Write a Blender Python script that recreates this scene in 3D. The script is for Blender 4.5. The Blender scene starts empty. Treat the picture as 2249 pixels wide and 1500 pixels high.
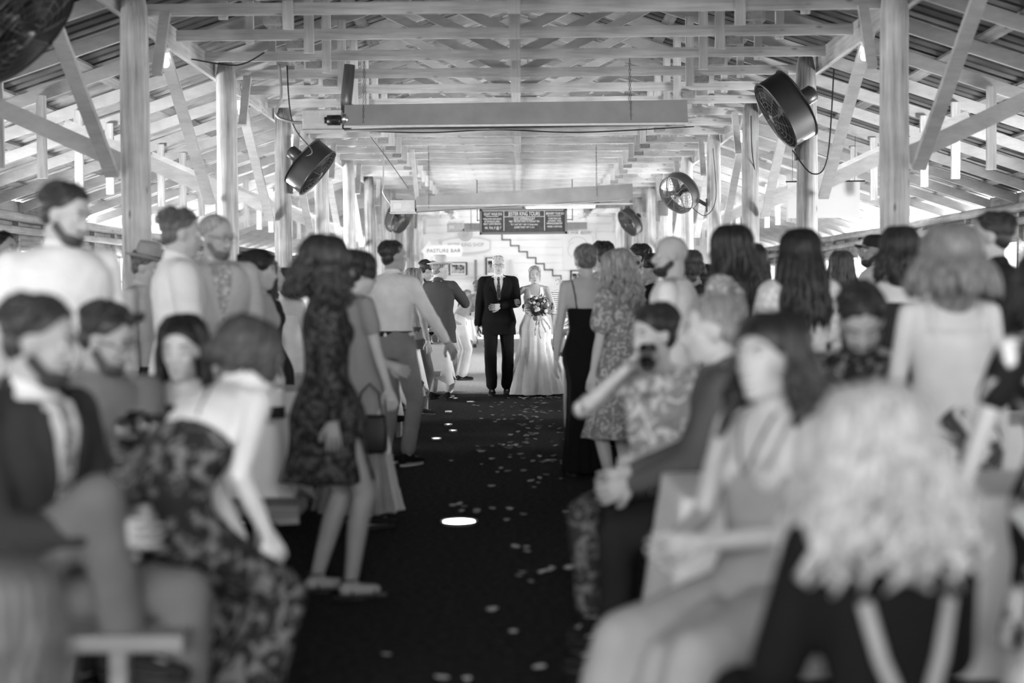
import bpy, math, random
import numpy as np
from mathutils import Vector, Matrix
from mathutils.bvhtree import BVHTree
PI = math.pi
rad = math.radians
random.seed(7)
RNG = np.random.default_rng(7)
scene = bpy.context.scene
COL = scene.collection
# ------------------------------------------------------------------ camera
FPX = 3123.0
HC = 1.38
cam_data = bpy.data.cameras.new('camera')
cam_data.sensor_width = 36.0
cam_data.lens = FPX / 2249.0 * 36.0
cam_data.clip_start = 0.05
cam_data.clip_end = 400
cam = bpy.data.objects.new('camera', cam_data)
COL.objects.link(cam)
yaw, pitch, roll = rad(0.38), rad(2.02), rad(-0.5)
cam.matrix_world = (Matrix.Translation((0, 0, HC)) @ Matrix.Rotation(yaw, 4, 'Z') @
                    Matrix.Rotation(PI/2 - pitch, 4, 'X') @ Matrix.Rotation(roll, 4, 'Z'))
cam_data.dof.use_dof = True
cam_data.dof.focus_distance = 18.9
cam_data.dof.aperture_fstop = 1.2
scene.camera = cam
# ------------------------------------------------------------------ view, sky, sun, daylight
vs = scene.view_settings
vs.view_transform = 'Standard'; vs.look = 'None'; vs.gamma = 1.0; vs.use_curve_mapping = False
vs.exposure = 2.3
world = bpy.data.worlds.new('sky'); scene.world = world
world.use_nodes = True
bg = world.node_tree.nodes['Background']
bg.inputs[0].default_value = (1, 1, 1, 1)
bg.inputs[1].default_value = 0.8
sun_d = bpy.data.lights.new('sun', 'SUN'); sun_d.energy = 3.5; sun_d.angle = rad(1.5)
sun = bpy.data.objects.new('sun', sun_d); COL.objects.link(sun)
sun.rotation_euler = Vector((0.30, -0.35, -1.0)).to_track_quat('-Z', 'Y').to_euler()

def area(name, loc, size, energy, look):
    d = bpy.data.lights.new(name, 'AREA'); d.shape = 'RECTANGLE'
    d.size, d.size_y = size; d.energy = energy
    o = bpy.data.objects.new(name, d); COL.objects.link(o)
    o.location = loc
    o.rotation_euler = Vector(look).to_track_quat('-Z', 'Z').to_euler()
    return o
# daylight lamps at the open long sides; front fill added at the near gable
for s in (-1, 1):
    area('daylight_side', (s*9.2, 3, 1.9), (13, 2.2), 210 if s < 0 else 100, (-s, 0, 0.25))
    area('daylight_side_mid', (s*9.2, 14.5, 1.9), (9, 2.2), 1900, (-s, 0, 0.2))
    area('daylight_side_beyond', (s*9.2, 27.5, 2.2), (17, 2.4), 4500, (-s, 0, -0.03))
    area('daylight_side_far', (s*9.2, 42, 1.9), (11, 2.2), 260, (-s, 0, 0.15))
area('gable_front_fill', (-1.0, -5.5, 3.3), (11, 2.6), 150, (0.05, 1, 0.02))
try:
    scene.cycles.use_denoising = True
    scene.cycles.max_bounces = 6
    scene.cycles.diffuse_bounces = 4
    scene.cycles.glossy_bounces = 3
    scene.cycles.transmission_bounces = 6
    scene.cycles.transparent_max_bounces = 6
    scene.cycles.sample_clamp_indirect = 4.0
    scene.cycles.caustics_reflective = False
    scene.cycles.caustics_refractive = False
except Exception:
    pass
# ------------------------------------------------------------------ materials (all neutral greys: the place is shown in black and white)
MATS = {}
def _nodes(name):
    m = bpy.data.materials.new(name); m.use_nodes = True
    nt = m.node_tree
    return m, nt, nt.nodes['Principled BSDF']
def g(v): return (v, v, v, 1)
def plain(name, v, rough=0.7, metal=0.0, noise=0.0, nscale=40.0, bump=0.0, bscale=None, emit=0.0, sheen=0.0, spec=0.3):
    if name in MATS: return MATS[name]
    m, nt, b = _nodes(name)
    b.inputs['Base Color'].default_value = g(v)
    b.inputs['Roughness'].default_value = rough
    b.inputs['Metallic'].default_value = metal
    b.inputs['Specular IOR Level'].default_value = spec
    if emit:
        b.inputs['Emission Color'].default_value = g(1); b.inputs['Emission Strength'].default_value = emit
    if sheen: b.inputs['Sheen Weight'].default_value = sheen
    if noise or bump:
        tc = nt.nodes.new('ShaderNodeTexCoord')
        n = nt.nodes.new('ShaderNodeTexNoise'); n.inputs['Scale'].default_value = nscale; n.inputs['Detail'].default_value = 5
        nt.links.new(tc.outputs['Object'], n.inputs['Vector'])
        if noise:
            r = nt.nodes.new('ShaderNodeMapRange')
            r.inputs[1].default_value = 0.3; r.inputs[2].default_value = 0.7
            r.inputs[3].default_value = v*(1-noise); r.inputs[4].default_value = min(1, v*(1+noise))
            nt.links.new(n.outputs['Fac'], r.inputs[0]); nt.links.new(r.outputs[0], b.inputs['Base Color'])
        if bump:
            bp = nt.nodes.new('ShaderNodeBump'); bp.inputs['Strength'].default_value = bump; bp.inputs['Distance'].default_value = 0.02
            n2 = n
            if bscale:
                n2 = nt.nodes.new('ShaderNodeTexNoise'); n2.inputs['Scale'].default_value = bscale; n2.inputs['Detail'].default_value = 4
                nt.links.new(tc.outputs['Object'], n2.inputs['Vector'])
            nt.links.new(n2.outputs['Fac'], bp.inputs['Height']); nt.links.new(bp.outputs[0], b.inputs['Normal'])
    MATS[name] = m
    return m
def wood(name, v, axis, contrast=0.25, gscale=28.0, knots=True, stretch=0.045):
    if name in MATS: return MATS[name]
    m, nt, b = _nodes(name)
    tc = nt.nodes.new('ShaderNodeTexCoord'); mp = nt.nodes.new('ShaderNodeMapping')
    sc = [1.0, 1.0, 1.0]; sc[axis] = stretch
    mp.inputs['Scale'].default_value = sc
    nt.links.new(tc.outputs['Object'], mp.inputs['Vector'])
    n = nt.nodes.new('ShaderNodeTexNoise'); n.inputs['Scale'].default_value = gscale; n.inputs['Detail'].default_value = 6; n.inputs['Roughness'].default_value = 0.65
    nt.links.new(mp.outputs[0], n.inputs['Vector'])
    n2 = nt.nodes.new('ShaderNodeTexNoise'); n2.inputs['Scale'].default_value = 1.7; n2.inputs['Detail'].default_value = 3
    nt.links.new(tc.outputs['Object'], n2.inputs['Vector'])
    a = nt.nodes.new('ShaderNodeMath'); a.operation = 'ADD'
    nt.links.new(n.outputs['Fac'], a.inputs[0]); nt.links.new(n2.outputs['Fac'], a.inputs[1])
    r = nt.nodes.new('ShaderNodeMapRange')
    r.inputs[1].default_value = 0.76; r.inputs[2].default_value = 1.26
    r.inputs[3].default_value = v*(1-contrast*1.4); r.inputs[4].default_value = min(0.9, v*(1+contrast))
    nt.links.new(a.outputs[0], r.inputs[0])
    out = r.outputs[0]
    if knots:
        mk = nt.nodes.new('ShaderNodeMapping'); sk = [3.0, 3.0, 3.0]; sk[axis] = 1.1; mk.inputs['Scale'].default_value = sk
        nt.links.new(tc.outputs['Object'], mk.inputs['Vector'])
        vo = nt.nodes.new('ShaderNodeTexVoronoi'); vo.inputs['Scale'].default_value = 1.6
        nt.links.new(mk.outputs[0], vo.inputs['Vector'])
        kr = nt.nodes.new('ShaderNodeMapRange'); kr.inputs[1].default_value = 0.02; kr.inputs[2].default_value = 0.09
        kr.inputs[3].default_value = 0.35; kr.inputs[4].default_value = 1.0
        nt.links.new(vo.outputs['Distance'], kr.inputs[0])
        mu = nt.nodes.new('ShaderNodeMath'); mu.operation = 'MULTIPLY'
        nt.links.new(r.outputs[0], mu.inputs[0]); nt.links.new(kr.outputs[0], mu.inputs[1]); out = mu.outputs[0]
    nt.links.new(out, b.inputs['Base Color'])
    b.inputs['Roughness'].default_value = 0.75; b.inputs['Specular IOR Level'].default_value = 0.2
    bp = nt.nodes.new('ShaderNodeBump'); bp.inputs['Strength'].default_value = 0.35; bp.inputs['Distance'].default_value = 0.01
    nt.links.new(n.outputs['Fac'], bp.inputs['Height']); nt.links.new(bp.outputs[0], b.inputs['Normal'])
    MATS[name] = m
    return m
def print_mat(name, dark, light, scale=22.0, thresh=0.5, soft=0.06, kind='noise', stretch=(1, 1, 1), rough=0.8):
    """cloth with a two-tone print"""
    if name in MATS: return MATS[name]
    m, nt, b = _nodes(name)
    tc = nt.nodes.new('ShaderNodeTexCoord'); mp = nt.nodes.new('ShaderNodeMapping'); mp.inputs['Scale'].default_value = stretch
    nt.links.new(tc.outputs['Object'], mp.inputs['Vector'])
    if kind == 'noise':
        n = nt.nodes.new('ShaderNodeTexNoise'); n.inputs['Scale'].default_value = scale; n.inputs['Detail'].default_value = 3; n.inputs['Distortion'].default_value = 1.2
        nt.links.new(mp.outputs[0], n.inputs['Vector']); f = n.outputs['Fac']
    elif kind == 'spots':
        n = nt.nodes.new('ShaderNodeTexVoronoi'); n.inputs['Scale'].default_value = scale
        nt.links.new(mp.outputs[0], n.inputs['Vector']); f = n.outputs['Distance']
    else:
        n = nt.nodes.new('ShaderNodeTexWave'); n.inputs['Scale'].default_value = scale; n.bands_direction = kind
        nt.links.new(mp.outputs[0], n.inputs['Vector']); f = n.outputs['Fac']
    r = nt.nodes.new('ShaderNodeMapRange'); r.inputs[1].default_value = thresh-soft; r.inputs[2].default_value = thresh+soft
    r.inputs[3].default_value = dark; r.inputs[4].default_value = light
    nt.links.new(f, r.inputs[0]); nt.links.new(r.outputs[0], b.inputs['Base Color'])
    b.inputs['Roughness'].default_value = rough; b.inputs['Specular IOR Level'].default_value = 0.15
    MATS[name] = m
    return m

WX = wood('timber_across', 0.56, 0, .24); WY = wood('timber_along', 0.50, 1, .24); WZ = wood('timber_upright', 0.58, 2, .24)
WS = wood('timber_sloping', 0.50, 0, .14, 14, False, .35)
WXD = wood('timber_across_grey', 0.36, 0); WYD = wood('timber_along_grey', 0.30, 1)
LOGS = [wood('peeled_log_pale', 0.56, 2, 0.36, 22), wood('peeled_log_grey', 0.34, 2, 0.45, 26), wood('peeled_log_dark', 0.24, 2, 0.6, 24)]
BENCHW = wood('bench_timber', 0.20, 0, 0.3, 20)
BARNW = wood('weathered_board', 0.26, 1, 0.35, 18)
METAL_DARK = plain('dark_fan_metal', 0.075, 0.38, 0.6)
METAL_MID = plain('grey_fan_metal', 0.22, 0.35, 0.7)
METAL_PALE = plain('pale_painted_metal', 0.62, 0.4, 0.2, noise=0.08, nscale=12)
HEATER = plain('heater_reflector', 0.50, 0.4, 0.25, noise=0.12, nscale=4)
HEATER_IN = plain('heater_bright_aluminium', 0.75, 0.25, 0.9)
TUBE = plain('burner_tube_steel', 0.14, 0.35, 0.8)
BLACK = plain('black_cable', 0.015, 0.6)
GALV = plain('galvanised_conduit', 0.35, 0.4, 0.6)
WHITE = plain('white_ceramic', 0.82, 0.35)
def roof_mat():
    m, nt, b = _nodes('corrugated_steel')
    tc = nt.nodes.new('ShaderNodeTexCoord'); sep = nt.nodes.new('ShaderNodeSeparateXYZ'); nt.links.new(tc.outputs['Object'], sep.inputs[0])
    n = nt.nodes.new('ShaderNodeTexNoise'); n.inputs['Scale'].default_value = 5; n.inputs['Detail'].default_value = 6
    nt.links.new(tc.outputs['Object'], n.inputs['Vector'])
    # dark sheets near, paler ones further on (they start earlier on the left)
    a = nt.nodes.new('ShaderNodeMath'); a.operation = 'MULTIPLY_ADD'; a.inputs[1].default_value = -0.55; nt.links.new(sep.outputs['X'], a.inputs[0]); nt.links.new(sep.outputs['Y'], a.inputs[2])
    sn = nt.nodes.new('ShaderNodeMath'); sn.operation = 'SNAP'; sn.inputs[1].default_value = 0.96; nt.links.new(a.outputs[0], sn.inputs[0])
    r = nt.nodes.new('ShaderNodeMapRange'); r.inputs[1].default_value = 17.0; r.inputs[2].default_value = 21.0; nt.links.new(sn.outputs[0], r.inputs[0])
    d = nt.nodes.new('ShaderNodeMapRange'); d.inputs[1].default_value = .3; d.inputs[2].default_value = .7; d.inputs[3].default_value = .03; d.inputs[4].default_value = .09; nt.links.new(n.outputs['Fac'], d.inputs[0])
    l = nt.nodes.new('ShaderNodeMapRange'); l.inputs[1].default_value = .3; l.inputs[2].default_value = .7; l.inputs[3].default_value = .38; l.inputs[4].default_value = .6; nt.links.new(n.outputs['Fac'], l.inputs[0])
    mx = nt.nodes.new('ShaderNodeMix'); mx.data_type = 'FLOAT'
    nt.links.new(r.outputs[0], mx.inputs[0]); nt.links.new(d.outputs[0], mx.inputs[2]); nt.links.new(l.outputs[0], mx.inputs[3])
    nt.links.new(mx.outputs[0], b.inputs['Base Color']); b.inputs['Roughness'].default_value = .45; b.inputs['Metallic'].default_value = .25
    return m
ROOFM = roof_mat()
WALLW = plain('white_painted_boards', 0.78, 0.6, noise=0.03, nscale=3)
DARKLINE = plain('dark_trim_line', 0.05, 0.6)
CLOTH_W = plain('white_table_linen', 0.72, 0.85, noise=0.05, nscale=8, bump=0.25, bscale=9)

def bulb_mat():
    m, nt, b = _nodes('lit_frosted_bulb')
    b.inputs['Base Color'].default_value = g(0.9)
    b.inputs['Emission Color'].default_value = g(1); b.inputs['Emission Strength'].default_value = 1.6
    MATS['bulb'] = m; return m
BULB = bulb_mat()
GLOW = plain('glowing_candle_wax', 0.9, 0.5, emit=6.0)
def glass_mat():
    m, nt, b = _nodes('clear_glass')
    b.inputs['Base Color'].default_value = g(1); b.inputs['Roughness'].default_value = 0.02
    b.inputs['Transmission Weight'].default_value = 1.0; b.inputs['IOR'].default_value = 1.35
    MATS['glass'] = m; return m
GLASS = glass_mat()

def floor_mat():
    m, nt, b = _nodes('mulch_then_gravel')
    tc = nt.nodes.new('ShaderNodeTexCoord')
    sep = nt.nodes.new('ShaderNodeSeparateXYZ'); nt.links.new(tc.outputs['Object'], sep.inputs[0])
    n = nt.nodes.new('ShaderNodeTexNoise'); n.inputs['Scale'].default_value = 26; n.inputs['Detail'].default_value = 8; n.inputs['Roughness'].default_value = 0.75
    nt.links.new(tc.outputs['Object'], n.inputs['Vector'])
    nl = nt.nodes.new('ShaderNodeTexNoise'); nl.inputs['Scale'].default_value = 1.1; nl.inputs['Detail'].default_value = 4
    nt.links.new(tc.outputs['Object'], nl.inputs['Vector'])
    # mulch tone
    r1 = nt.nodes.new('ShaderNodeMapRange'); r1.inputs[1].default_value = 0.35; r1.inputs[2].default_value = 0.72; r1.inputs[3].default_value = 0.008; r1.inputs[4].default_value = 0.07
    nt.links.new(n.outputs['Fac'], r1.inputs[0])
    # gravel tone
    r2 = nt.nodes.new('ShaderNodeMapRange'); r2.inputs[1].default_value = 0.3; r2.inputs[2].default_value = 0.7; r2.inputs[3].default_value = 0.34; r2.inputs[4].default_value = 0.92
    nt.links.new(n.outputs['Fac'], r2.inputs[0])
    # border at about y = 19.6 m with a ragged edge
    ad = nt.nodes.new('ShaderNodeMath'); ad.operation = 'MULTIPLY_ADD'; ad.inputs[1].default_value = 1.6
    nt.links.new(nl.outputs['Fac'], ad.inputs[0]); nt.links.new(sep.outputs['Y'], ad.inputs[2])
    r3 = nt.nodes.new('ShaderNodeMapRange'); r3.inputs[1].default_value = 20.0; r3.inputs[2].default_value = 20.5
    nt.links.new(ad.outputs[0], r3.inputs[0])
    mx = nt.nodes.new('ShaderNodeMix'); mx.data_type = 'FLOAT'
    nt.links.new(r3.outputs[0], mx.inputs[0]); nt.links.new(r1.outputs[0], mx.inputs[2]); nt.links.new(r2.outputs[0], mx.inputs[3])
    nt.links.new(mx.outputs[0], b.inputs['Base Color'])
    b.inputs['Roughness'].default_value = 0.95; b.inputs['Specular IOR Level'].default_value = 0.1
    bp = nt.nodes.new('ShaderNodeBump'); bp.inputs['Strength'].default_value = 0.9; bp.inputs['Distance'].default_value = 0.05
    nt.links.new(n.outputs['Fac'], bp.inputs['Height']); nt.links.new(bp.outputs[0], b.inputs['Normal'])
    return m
FLOORM = floor_mat()
GROUNDM = plain('sunlit_gravel', 0.5, 0.95, noise=0.25, nscale=4)

# ------------------------------------------------------------------ mesh helpers
class MB:
    """collects shapes; build() links them as ONE mesh object"""
    def __init__(s): s.v = []; s.f = []; s.n = 0
    def add(s, vs, fs):
        s.v.append(np.asarray(vs, float).reshape(-1, 3)); k = s.n
        s.f.extend([tuple(i+k for i in f) for f in fs]); s.n += len(s.v[-1]); return s
    def box(s, c, size, R=None):
        h = np.array(size)/2.0
        p = np.array([[x, y, z] for x in (-1, 1) for y in (-1, 1) for z in (-1, 1)])*h
        if R is not None: p = p @ np.array(R).T
        return s.add(p+np.array(c), [(0, 1, 3, 2), (4, 6, 7, 5), (0, 4, 5, 1), (2, 3, 7, 6), (0, 2, 6, 4), (1, 5, 7, 3)])
    def beam(s, p0, p1, w, h, up=(0, 0, 1)):
        p0 = Vector(p0); p1 = Vector(p1); d = p1-p0; L = d.length; d.normalize()
        up = Vector(up); side = d.cross(up)
        if side.length < 1e-4: side = d.cross(Vector((0, 1, 0)))
        side.normalize(); u = side.cross(d)
        R = np.array([list(d), list(side), list(u)]).T
        return s.box((p0+p1)/2, (L, w, h), R)
    def loft(s, rings, cap=True):
        m = len(rings[0]); V = np.concatenate([np.asarray(r, float) for r in rings]); F = []
        for i in range(len(rings)-1):
            a = i*m; b = a+m
            for j in range(m):
                k = (j+1) % m
                F.append((a+j, a+k, b+k, b+j))
        if cap:
            F.append(tuple(range(m-1, -1, -1))); o = (len(rings)-1)*m; F.append(tuple(o+j for j in range(m)))
        return s.add(V, F)
    def tube(s, pts, r, n=8, cap=True, sx=1.0):
        pts = [Vector(p) for p in pts]; rr = r if hasattr(r, '__len__') else [r]*len(pts)
        rings = []; prev = None
        for i, p in enumerate(pts):
            t = (pts[min(i+1, len(pts)-1)]-pts[max(i-1, 0)]); t.normalize()
            if prev is None:
                a = t.cross(Vector((0, 0, 1)))
                if a.length < 0.2: a = t.cross(Vector((0, 1, 0)))
            else:
                a = prev - t*prev.dot(t)
            a.normalize(); b = t.cross(a); prev = a
            rings.append([list(p + (a*math.cos(q)*sx + b*math.sin(q))*rr[i]) for q in [2*PI*k/n for k in range(n)]])
        return s.loft(rings, cap)
    def capsule(s, p0, p1, r0, r1, n=12, m=4, flat=None):
        p0 = Vector(p0); p1 = Vector(p1); d = p1-p0
        if d.length < 1e-6: d = Vector((0, 0, 1e-4))
        dn = d.normalized()
        P = []; R = []
        for i in range(m):
            a = PI/2*(1-(i+0.15)/m); P.append(p0-dn*(r0*math.sin(a))); R.append(r0*math.cos(a))
        P.append(p0); R.append(r0); P.append(p1); R.append(r1)
        for i in range(m-1, -1, -1):
            a = PI/2*(1-(i+0.15)/m); P.append(p1+dn*(r1*math.sin(a))); R.append(r1*math.cos(a))
        if flat is None: return s.tube(P, R, n)
        # flat = (axis vector, factor): squash along axis
        k = s.n; s.tube(P, R, n)
        ax = Vector(flat[0]).normalized(); ax = np.array(ax); V = s.v[-1]
        c0 = np.array(p0); dd = np.array(dn)
        rel = V-c0; along = rel@dd; perp = rel-np.outer(along, dd)
        q = perp@ax; s.v[-1] = V-np.outer(q*(1-flat[1]), ax)
        return s
    def ell(s, c, r, R=None, n=16, m=10):
        V = []; F = []
        for i in range(1, m):
            a = PI*i/m
            for j in range(n):
                b = 2*PI*j/n; V.append([math.sin(a)*math.cos(b), math.sin(a)*math.sin(b), math.cos(a)])
        V.append([0, 0, 1]); V.append([0, 0, -1])
        for i in range(m-2):
            for j in range(n):
                k = (j+1) % n; F.append((i*n+j, (i+1)*n+j, (i+1)*n+k, i*n+k))
        t = len(V)-2
        for j in range(n):
            k = (j+1) % n; F.append((t, j, k)); F.append((t+1, (m-2)*n+k, (m-2)*n+j))
        V = np.array(V)*np.array(r)
        if R is not None: V = V@np.array(R).T
        return s.add(V+np.array(c), F)
    def lathe(s, prof, c=(0, 0, 0), n=24, R=None, cap=True):
        rings = [[[r*math.cos(2*PI*j/n), r*math.sin(2*PI*j/n), z] for j in range(n)] for r, z in prof]
        rings = np.array(rings)
        if R is not None: rings = rings@np.array(R).T
        return s.loft(list(rings+np.array(c)), cap)
    def arrays(s): return (np.concatenate(s.v) if s.v else np.zeros((0, 3))), s.f
    def build(s, name, mat, parent=None, smooth=False, loc=None):
        V, F = s.arrays()
        me = bpy.data.meshes.new(name); me.from_pydata(V.tolist(), [], F); me.update()
        if smooth: me.polygons.foreach_set('use_smooth', [True]*len(me.polygons))
        me.materials.append(mat)
        o = bpy.data.objects.new(name, me); COL.objects.link(o)
        if parent: o.parent = parent
        if loc is not None: o.location = loc
        return o
def thing(name, label, cat, loc=(0, 0, 0), rz=0.0, group=None):
    o = bpy.data.objects.new(name, None); COL.objects.link(o); o.empty_display_size = 0.1
    o.location = loc; o.rotation_euler = (0, 0, rz); o['label'] = label; o['category'] = cat
    if group: o['group'] = group
    return o
def tag(o, label, cat, group=None, kind=None):
    o['label'] = label; o['category'] = cat
    if group: o['group'] = group
    if kind: o['kind'] = kind
    return o
def struct(o): o['kind'] = 'structure'; return o
def copy_tree(o, label=None):
    c = o.copy(); COL.objects.link(c)
    if label: c['label'] = label
    for ch in list(o.children):
        d = ch.copy(); COL.objects.link(d); d.parent = c; d.matrix_parent_inverse = ch.matrix_parent_inverse
        for gc in list(ch.children):
            e = gc.copy(); COL.objects.link(e); e.parent = d; e.matrix_parent_inverse = gc.matrix_parent_inverse
    return c
ORD = ['nearest', 'second', 'third', 'fourth', 'fifth', 'sixth', 'seventh', 'eighth', 'ninth', 'tenth', 'eleventh', 'twelfth', 'thirteenth',
       'fourteenth', 'fifteenth', 'sixteenth', 'seventeenth', 'eighteenth', 'nineteenth', 'twentieth', 'twenty-first', 'twenty-second',
       'twenty-third', 'twenty-fourth', 'twenty-fifth', 'twenty-sixth', 'twenty-seventh', 'twenty-eighth', 'twenty-ninth', 'thirtieth',
       'thirty-first', 'thirty-second', 'thirty-third', 'thirty-fourth', 'thirty-fifth']
# ------------------------------------------------------------------ the shed
CX = -0.045; W = 3.285; BAY = 3.81; Y0 = 12.3; TR = 1.27
YN, YF = -4.0, 48.2          # near open gable, far white wall
XO = 7.6                     # outer walls
BT = HC+2.66                 # top of the long beams
SL = 0.333
def roofz(x): return BT + SL*(W+0.13) - SL*abs(x-CX)     # underside of the rafters
struct(MB().box((CX, 22, -0.05), (2*XO+0.6, 53.5, 0.1)).build('floor', FLOORM))
gm = MB().box((0, 20, -0.14), (160, 160, 0.05)).build('outside_ground', GROUNDM); struct(gm)

# corrugated roof: one sheet of ribs per slope, opening added at the far end of the nave to brighten the end wall
def roof():
    mb = MB()
    for s in (-1, 1):
        ys = []; off = []
        y = YN
        while y < YF+0.3:
            for dy, dz in ((0, 0), (0.12, 0), (0.145, 0.022), (0.185, 0.022), (0.21, 0)):
                ys.append(y+dy); off.append(dz)
            y += 0.24
        xs = [0.0, 3.2, XO+0.5]
        V = []
        for yy, dz in zip(ys, off):
            for x in xs: V.append((CX+s*x, yy, roofz(CX+x)+0.19+dz))
        F = []
        nx = len(xs)
        for i in range(len(ys)-1):
            for j in range(nx-1):
                if j == 0 and 43.2 < ys[i] < 46.6: continue
                F.append((i*nx+j, i*nx+j+1, (i+1)*nx+j+1, (i+1)*nx+j))
        mb.add(V, F)
    return mb
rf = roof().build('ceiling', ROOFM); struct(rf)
sol = rf.modifiers.new('thickness', 'SOLIDIFY'); sol.thickness = 0.006

# far white boarded wall
def far_wall():
    mb = MB(); y = YF
    z = 0.0; i = 0
    while z < 3.98:
        h = min(0.26, 3.98-z)
        mb.box((CX, y+0.03, z+h/2-0.004), (2*XO, 0.06, h-0.008)); z += 0.26
    mb.box((CX, y+0.05, 2.0), (2*XO, 0.04, 3.98))
    return mb
struct(far_wall().build('wall_far', WALLW))
gb = MB()
x = -XO
while x < XO:
    h = roofz(x+CX)+0.1
    gb.box((CX+x+0.12, YF+0.04, (3.98+h)/2), (0.235, 0.06, max(0.02, h-3.98))) if h > 4.02 else None
    x += 0.24
struct(gb.build('wall_gable', BARNW))

# long outer walls: low boarded wall, studs, header and top plate with open window bands between
def side_wall(s, name, zt):
    X = CX+s*XO
    mb = MB()
    for k, z in enumerate((0.12, 0.36, 0.60, 0.84)):
        mb.box((X, 22, z), (0.05, 52.4, 0.235))
    y = YN
    while y < YF:
        mb.box((X-s*0.06, y, zt/2), (0.09, 0.09, zt))
        y += 1.27
    mb.box((X+s*.02, 9.5, zt+.085), (0.03, 27.0, 0.17))
    mb.box((X-s*0.05, 22, 0.98), (0.16, 52.4, 0.045))
    mb.box((X-s*0.02, 22, 2.16), (0.05, 52.4, 0.19))
    mb.box((X, 22, (2.25+zt)/2), (0.04, 52.4, zt-2.25))
    for k in range(7):
        yc = 11.2+3.81*k+1.905
        if yc > 14: break
        for z in (1.12, 1.35, 1.58, 1.81, 2.02): mb.box((X, yc, z), (0.045, 2.55, 0.215))
    return mb
struct(side_wall(-1, 'wall_left', roofz(-XO)-0.02).build('wall_left', BARNW))
struct(side_wall(1, 'wall_right', roofz(-XO)-0.02).build('wall_right', BARNW))
for s, nm in ((-1, 'left'), (1, 'right')):
    mb = MB()
    zt = roofz(XO)-0.06
    mb.tube([(CX+s*(XO-0.1)+random.uniform(-.02, .02), YN+i*1.6, zt+random.uniform(-.015, .015)) for i in range(34)], 0.075, 8)
    mb.tube([(CX+s*(XO-0.12)+random.uniform(-.02, .02), YN+i*1.6, zt-0.2+random.uniform(-.015, .015)) for i in range(34)], 0.06, 8)
    struct(mb.build('trim_1' if s < 0 else 'trim_2', WYD, smooth=True))

# window frames in the right-hand wall (open casements of pale timber)
n = 0
for s in (-1, 1):
    for k in range(10):
        y = 11.2 + k*3.81
        n += 1
        mb = MB(); X = CX+s*(XO-0.16)
        mb.box((X, y, 2.08), (0.05, 1.16, 0.06)); mb.box((X, y, 1.02), (0.05, 1.16, 0.06))
        for d in (-0.56, 0.0, 0.56): mb.box((X, y+d, 1.55), (0.05, 0.05, 1.1))
        mb.box((X, y, 1.62), (0.04, 1.1, 0.035))
        struct(mb.build('window_%d' % n, WZ))

# round log posts
def log_mesh(h, r, seed):
    rn = random.Random(seed); rings = []
    ph = [rn.uniform(0, 6.28) for _ in range(6)]; dx = rn.uniform(-.015, .015); dy = rn.uniform(-.015, .015)
    for i in range(30):
        z = h*i/29.0; t = i/29.0
        rr = r*(1.08-0.14*t)
        if t > 0.955: rr *= 1-0.25*((t-0.955)/0.045)
        ring = []
        for j in range(28):
            a = 2*PI*j/28
            q = 1+0.022*math.sin(3*a+ph[0]+t*2)+0.014*math.sin(5*a+ph[1]-t*5)+0.01*math.sin(9*a+ph[2]+t*11)+rn.uniform(-.008, .008)
            ring.append((math.cos(a)*rr*q+dx*math.sin(t*5+ph[3]), math.sin(a)*rr*q+dy*math.sin(t*4+ph[4]), z))
        rings.append(ring)
    return MB().loft(rings)
POSTS = {}
tone_l = {0: 0, 1: 0, 2: 1, 3: 0, 4: 0, 5: 2, 6: 0, 7: 1, 8: 1, 9: 0}
tone_r = {0: 0, 1: 1, 2: 1, 3: 0, 4: 0, 5: 0, 6: 0, 7: 0, 8: 1, 9: 0}
for s in (-1, 1):
    for k in range(-2, 10):
        y = Y0+BAY*k
        o = log_mesh(BT-0.06, 0.118 if k > 0 else 0.125, k*7+s).build('log_post', LOGS[(tone_l if s < 0 else tone_r).get(k, 0)], smooth=True, loc=(CX+s*(W-0.02), y, 0))
        tone = ('pale', 'grey', 'dark mottled')[(tone_l if s < 0 else tone_r).get(k, 0)]
        if k < 0:
            lab = '%s round log post, %s of the near posts beside the camera, %s row' % (tone, ('first', 'second')[k+2], 'left' if s < 0 else 'right')
        else:
            lab = '%s peeled log post, %s visible from the front in the %s row' % (tone, ORD[k].replace('nearest', 'first'), 'left' if s < 0 else 'right')
        tag(o, lab, 'post', 'log posts along the nave')
        POSTS[(s, k)] = o
        # knee braces and scissor arm of this post
        px = CX+s*(W+0.15)
        b = MB().beam((px, y-0.14, HC+1.02), (px, y-2.35, BT-0.10), 0.05, 0.115, (1, 0, 0)).build('knee_brace', WS)
        side = 'left' if s < 0 else 'right'
        nm_ = ORD[k+2].replace('nearest', 'first')
        tag(b, 'long pale knee brace from the %s %s-row post up to the long beam' % (nm_, side), 'brace', 'knee braces of the posts')
        b = MB().beam((CX+s*(W-0.17), y+0.16, HC+1.92), (CX+s*(W-0.17), y+0.50, BT-0.14), 0.045, 0.09, (1, 0, 0)).build('short_brace', WS)
        tag(b, 'short knee brace on the aisle side behind the %s %s-row post' % (nm_, side), 'brace', 'short knee braces of the posts')
        x1 = 5.15
        b = MB()
        b.beam((CX+s*(W+0.02), y+0.15, HC+1.10), (CX+s*x1, y+0.15, HC+1.10+0.45*(x1-W)), 0.045, 0.15)
        b = b.build('scissor_arm', WS)
        tag(b, 'sloping timber arm rising outwards from the %s %s-row post to the rafters' % (nm_, side), 'beam', 'scissor arms of the side aisles')
# long beams on the posts
for s in (-1, 1):
    b = MB()
    yy = YN
    while yy < YF-0.1:
        y1 = min(yy+BAY, YF-0.05); b.beam((CX+s*(W+0.13), yy+0.004, BT-0.115), (CX+s*(W+0.13), y1, BT-0.115), 0.05, 0.23); yy += BAY
    struct(b.build('trim_3' if s < 0 else 'trim_4', WY))
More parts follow.
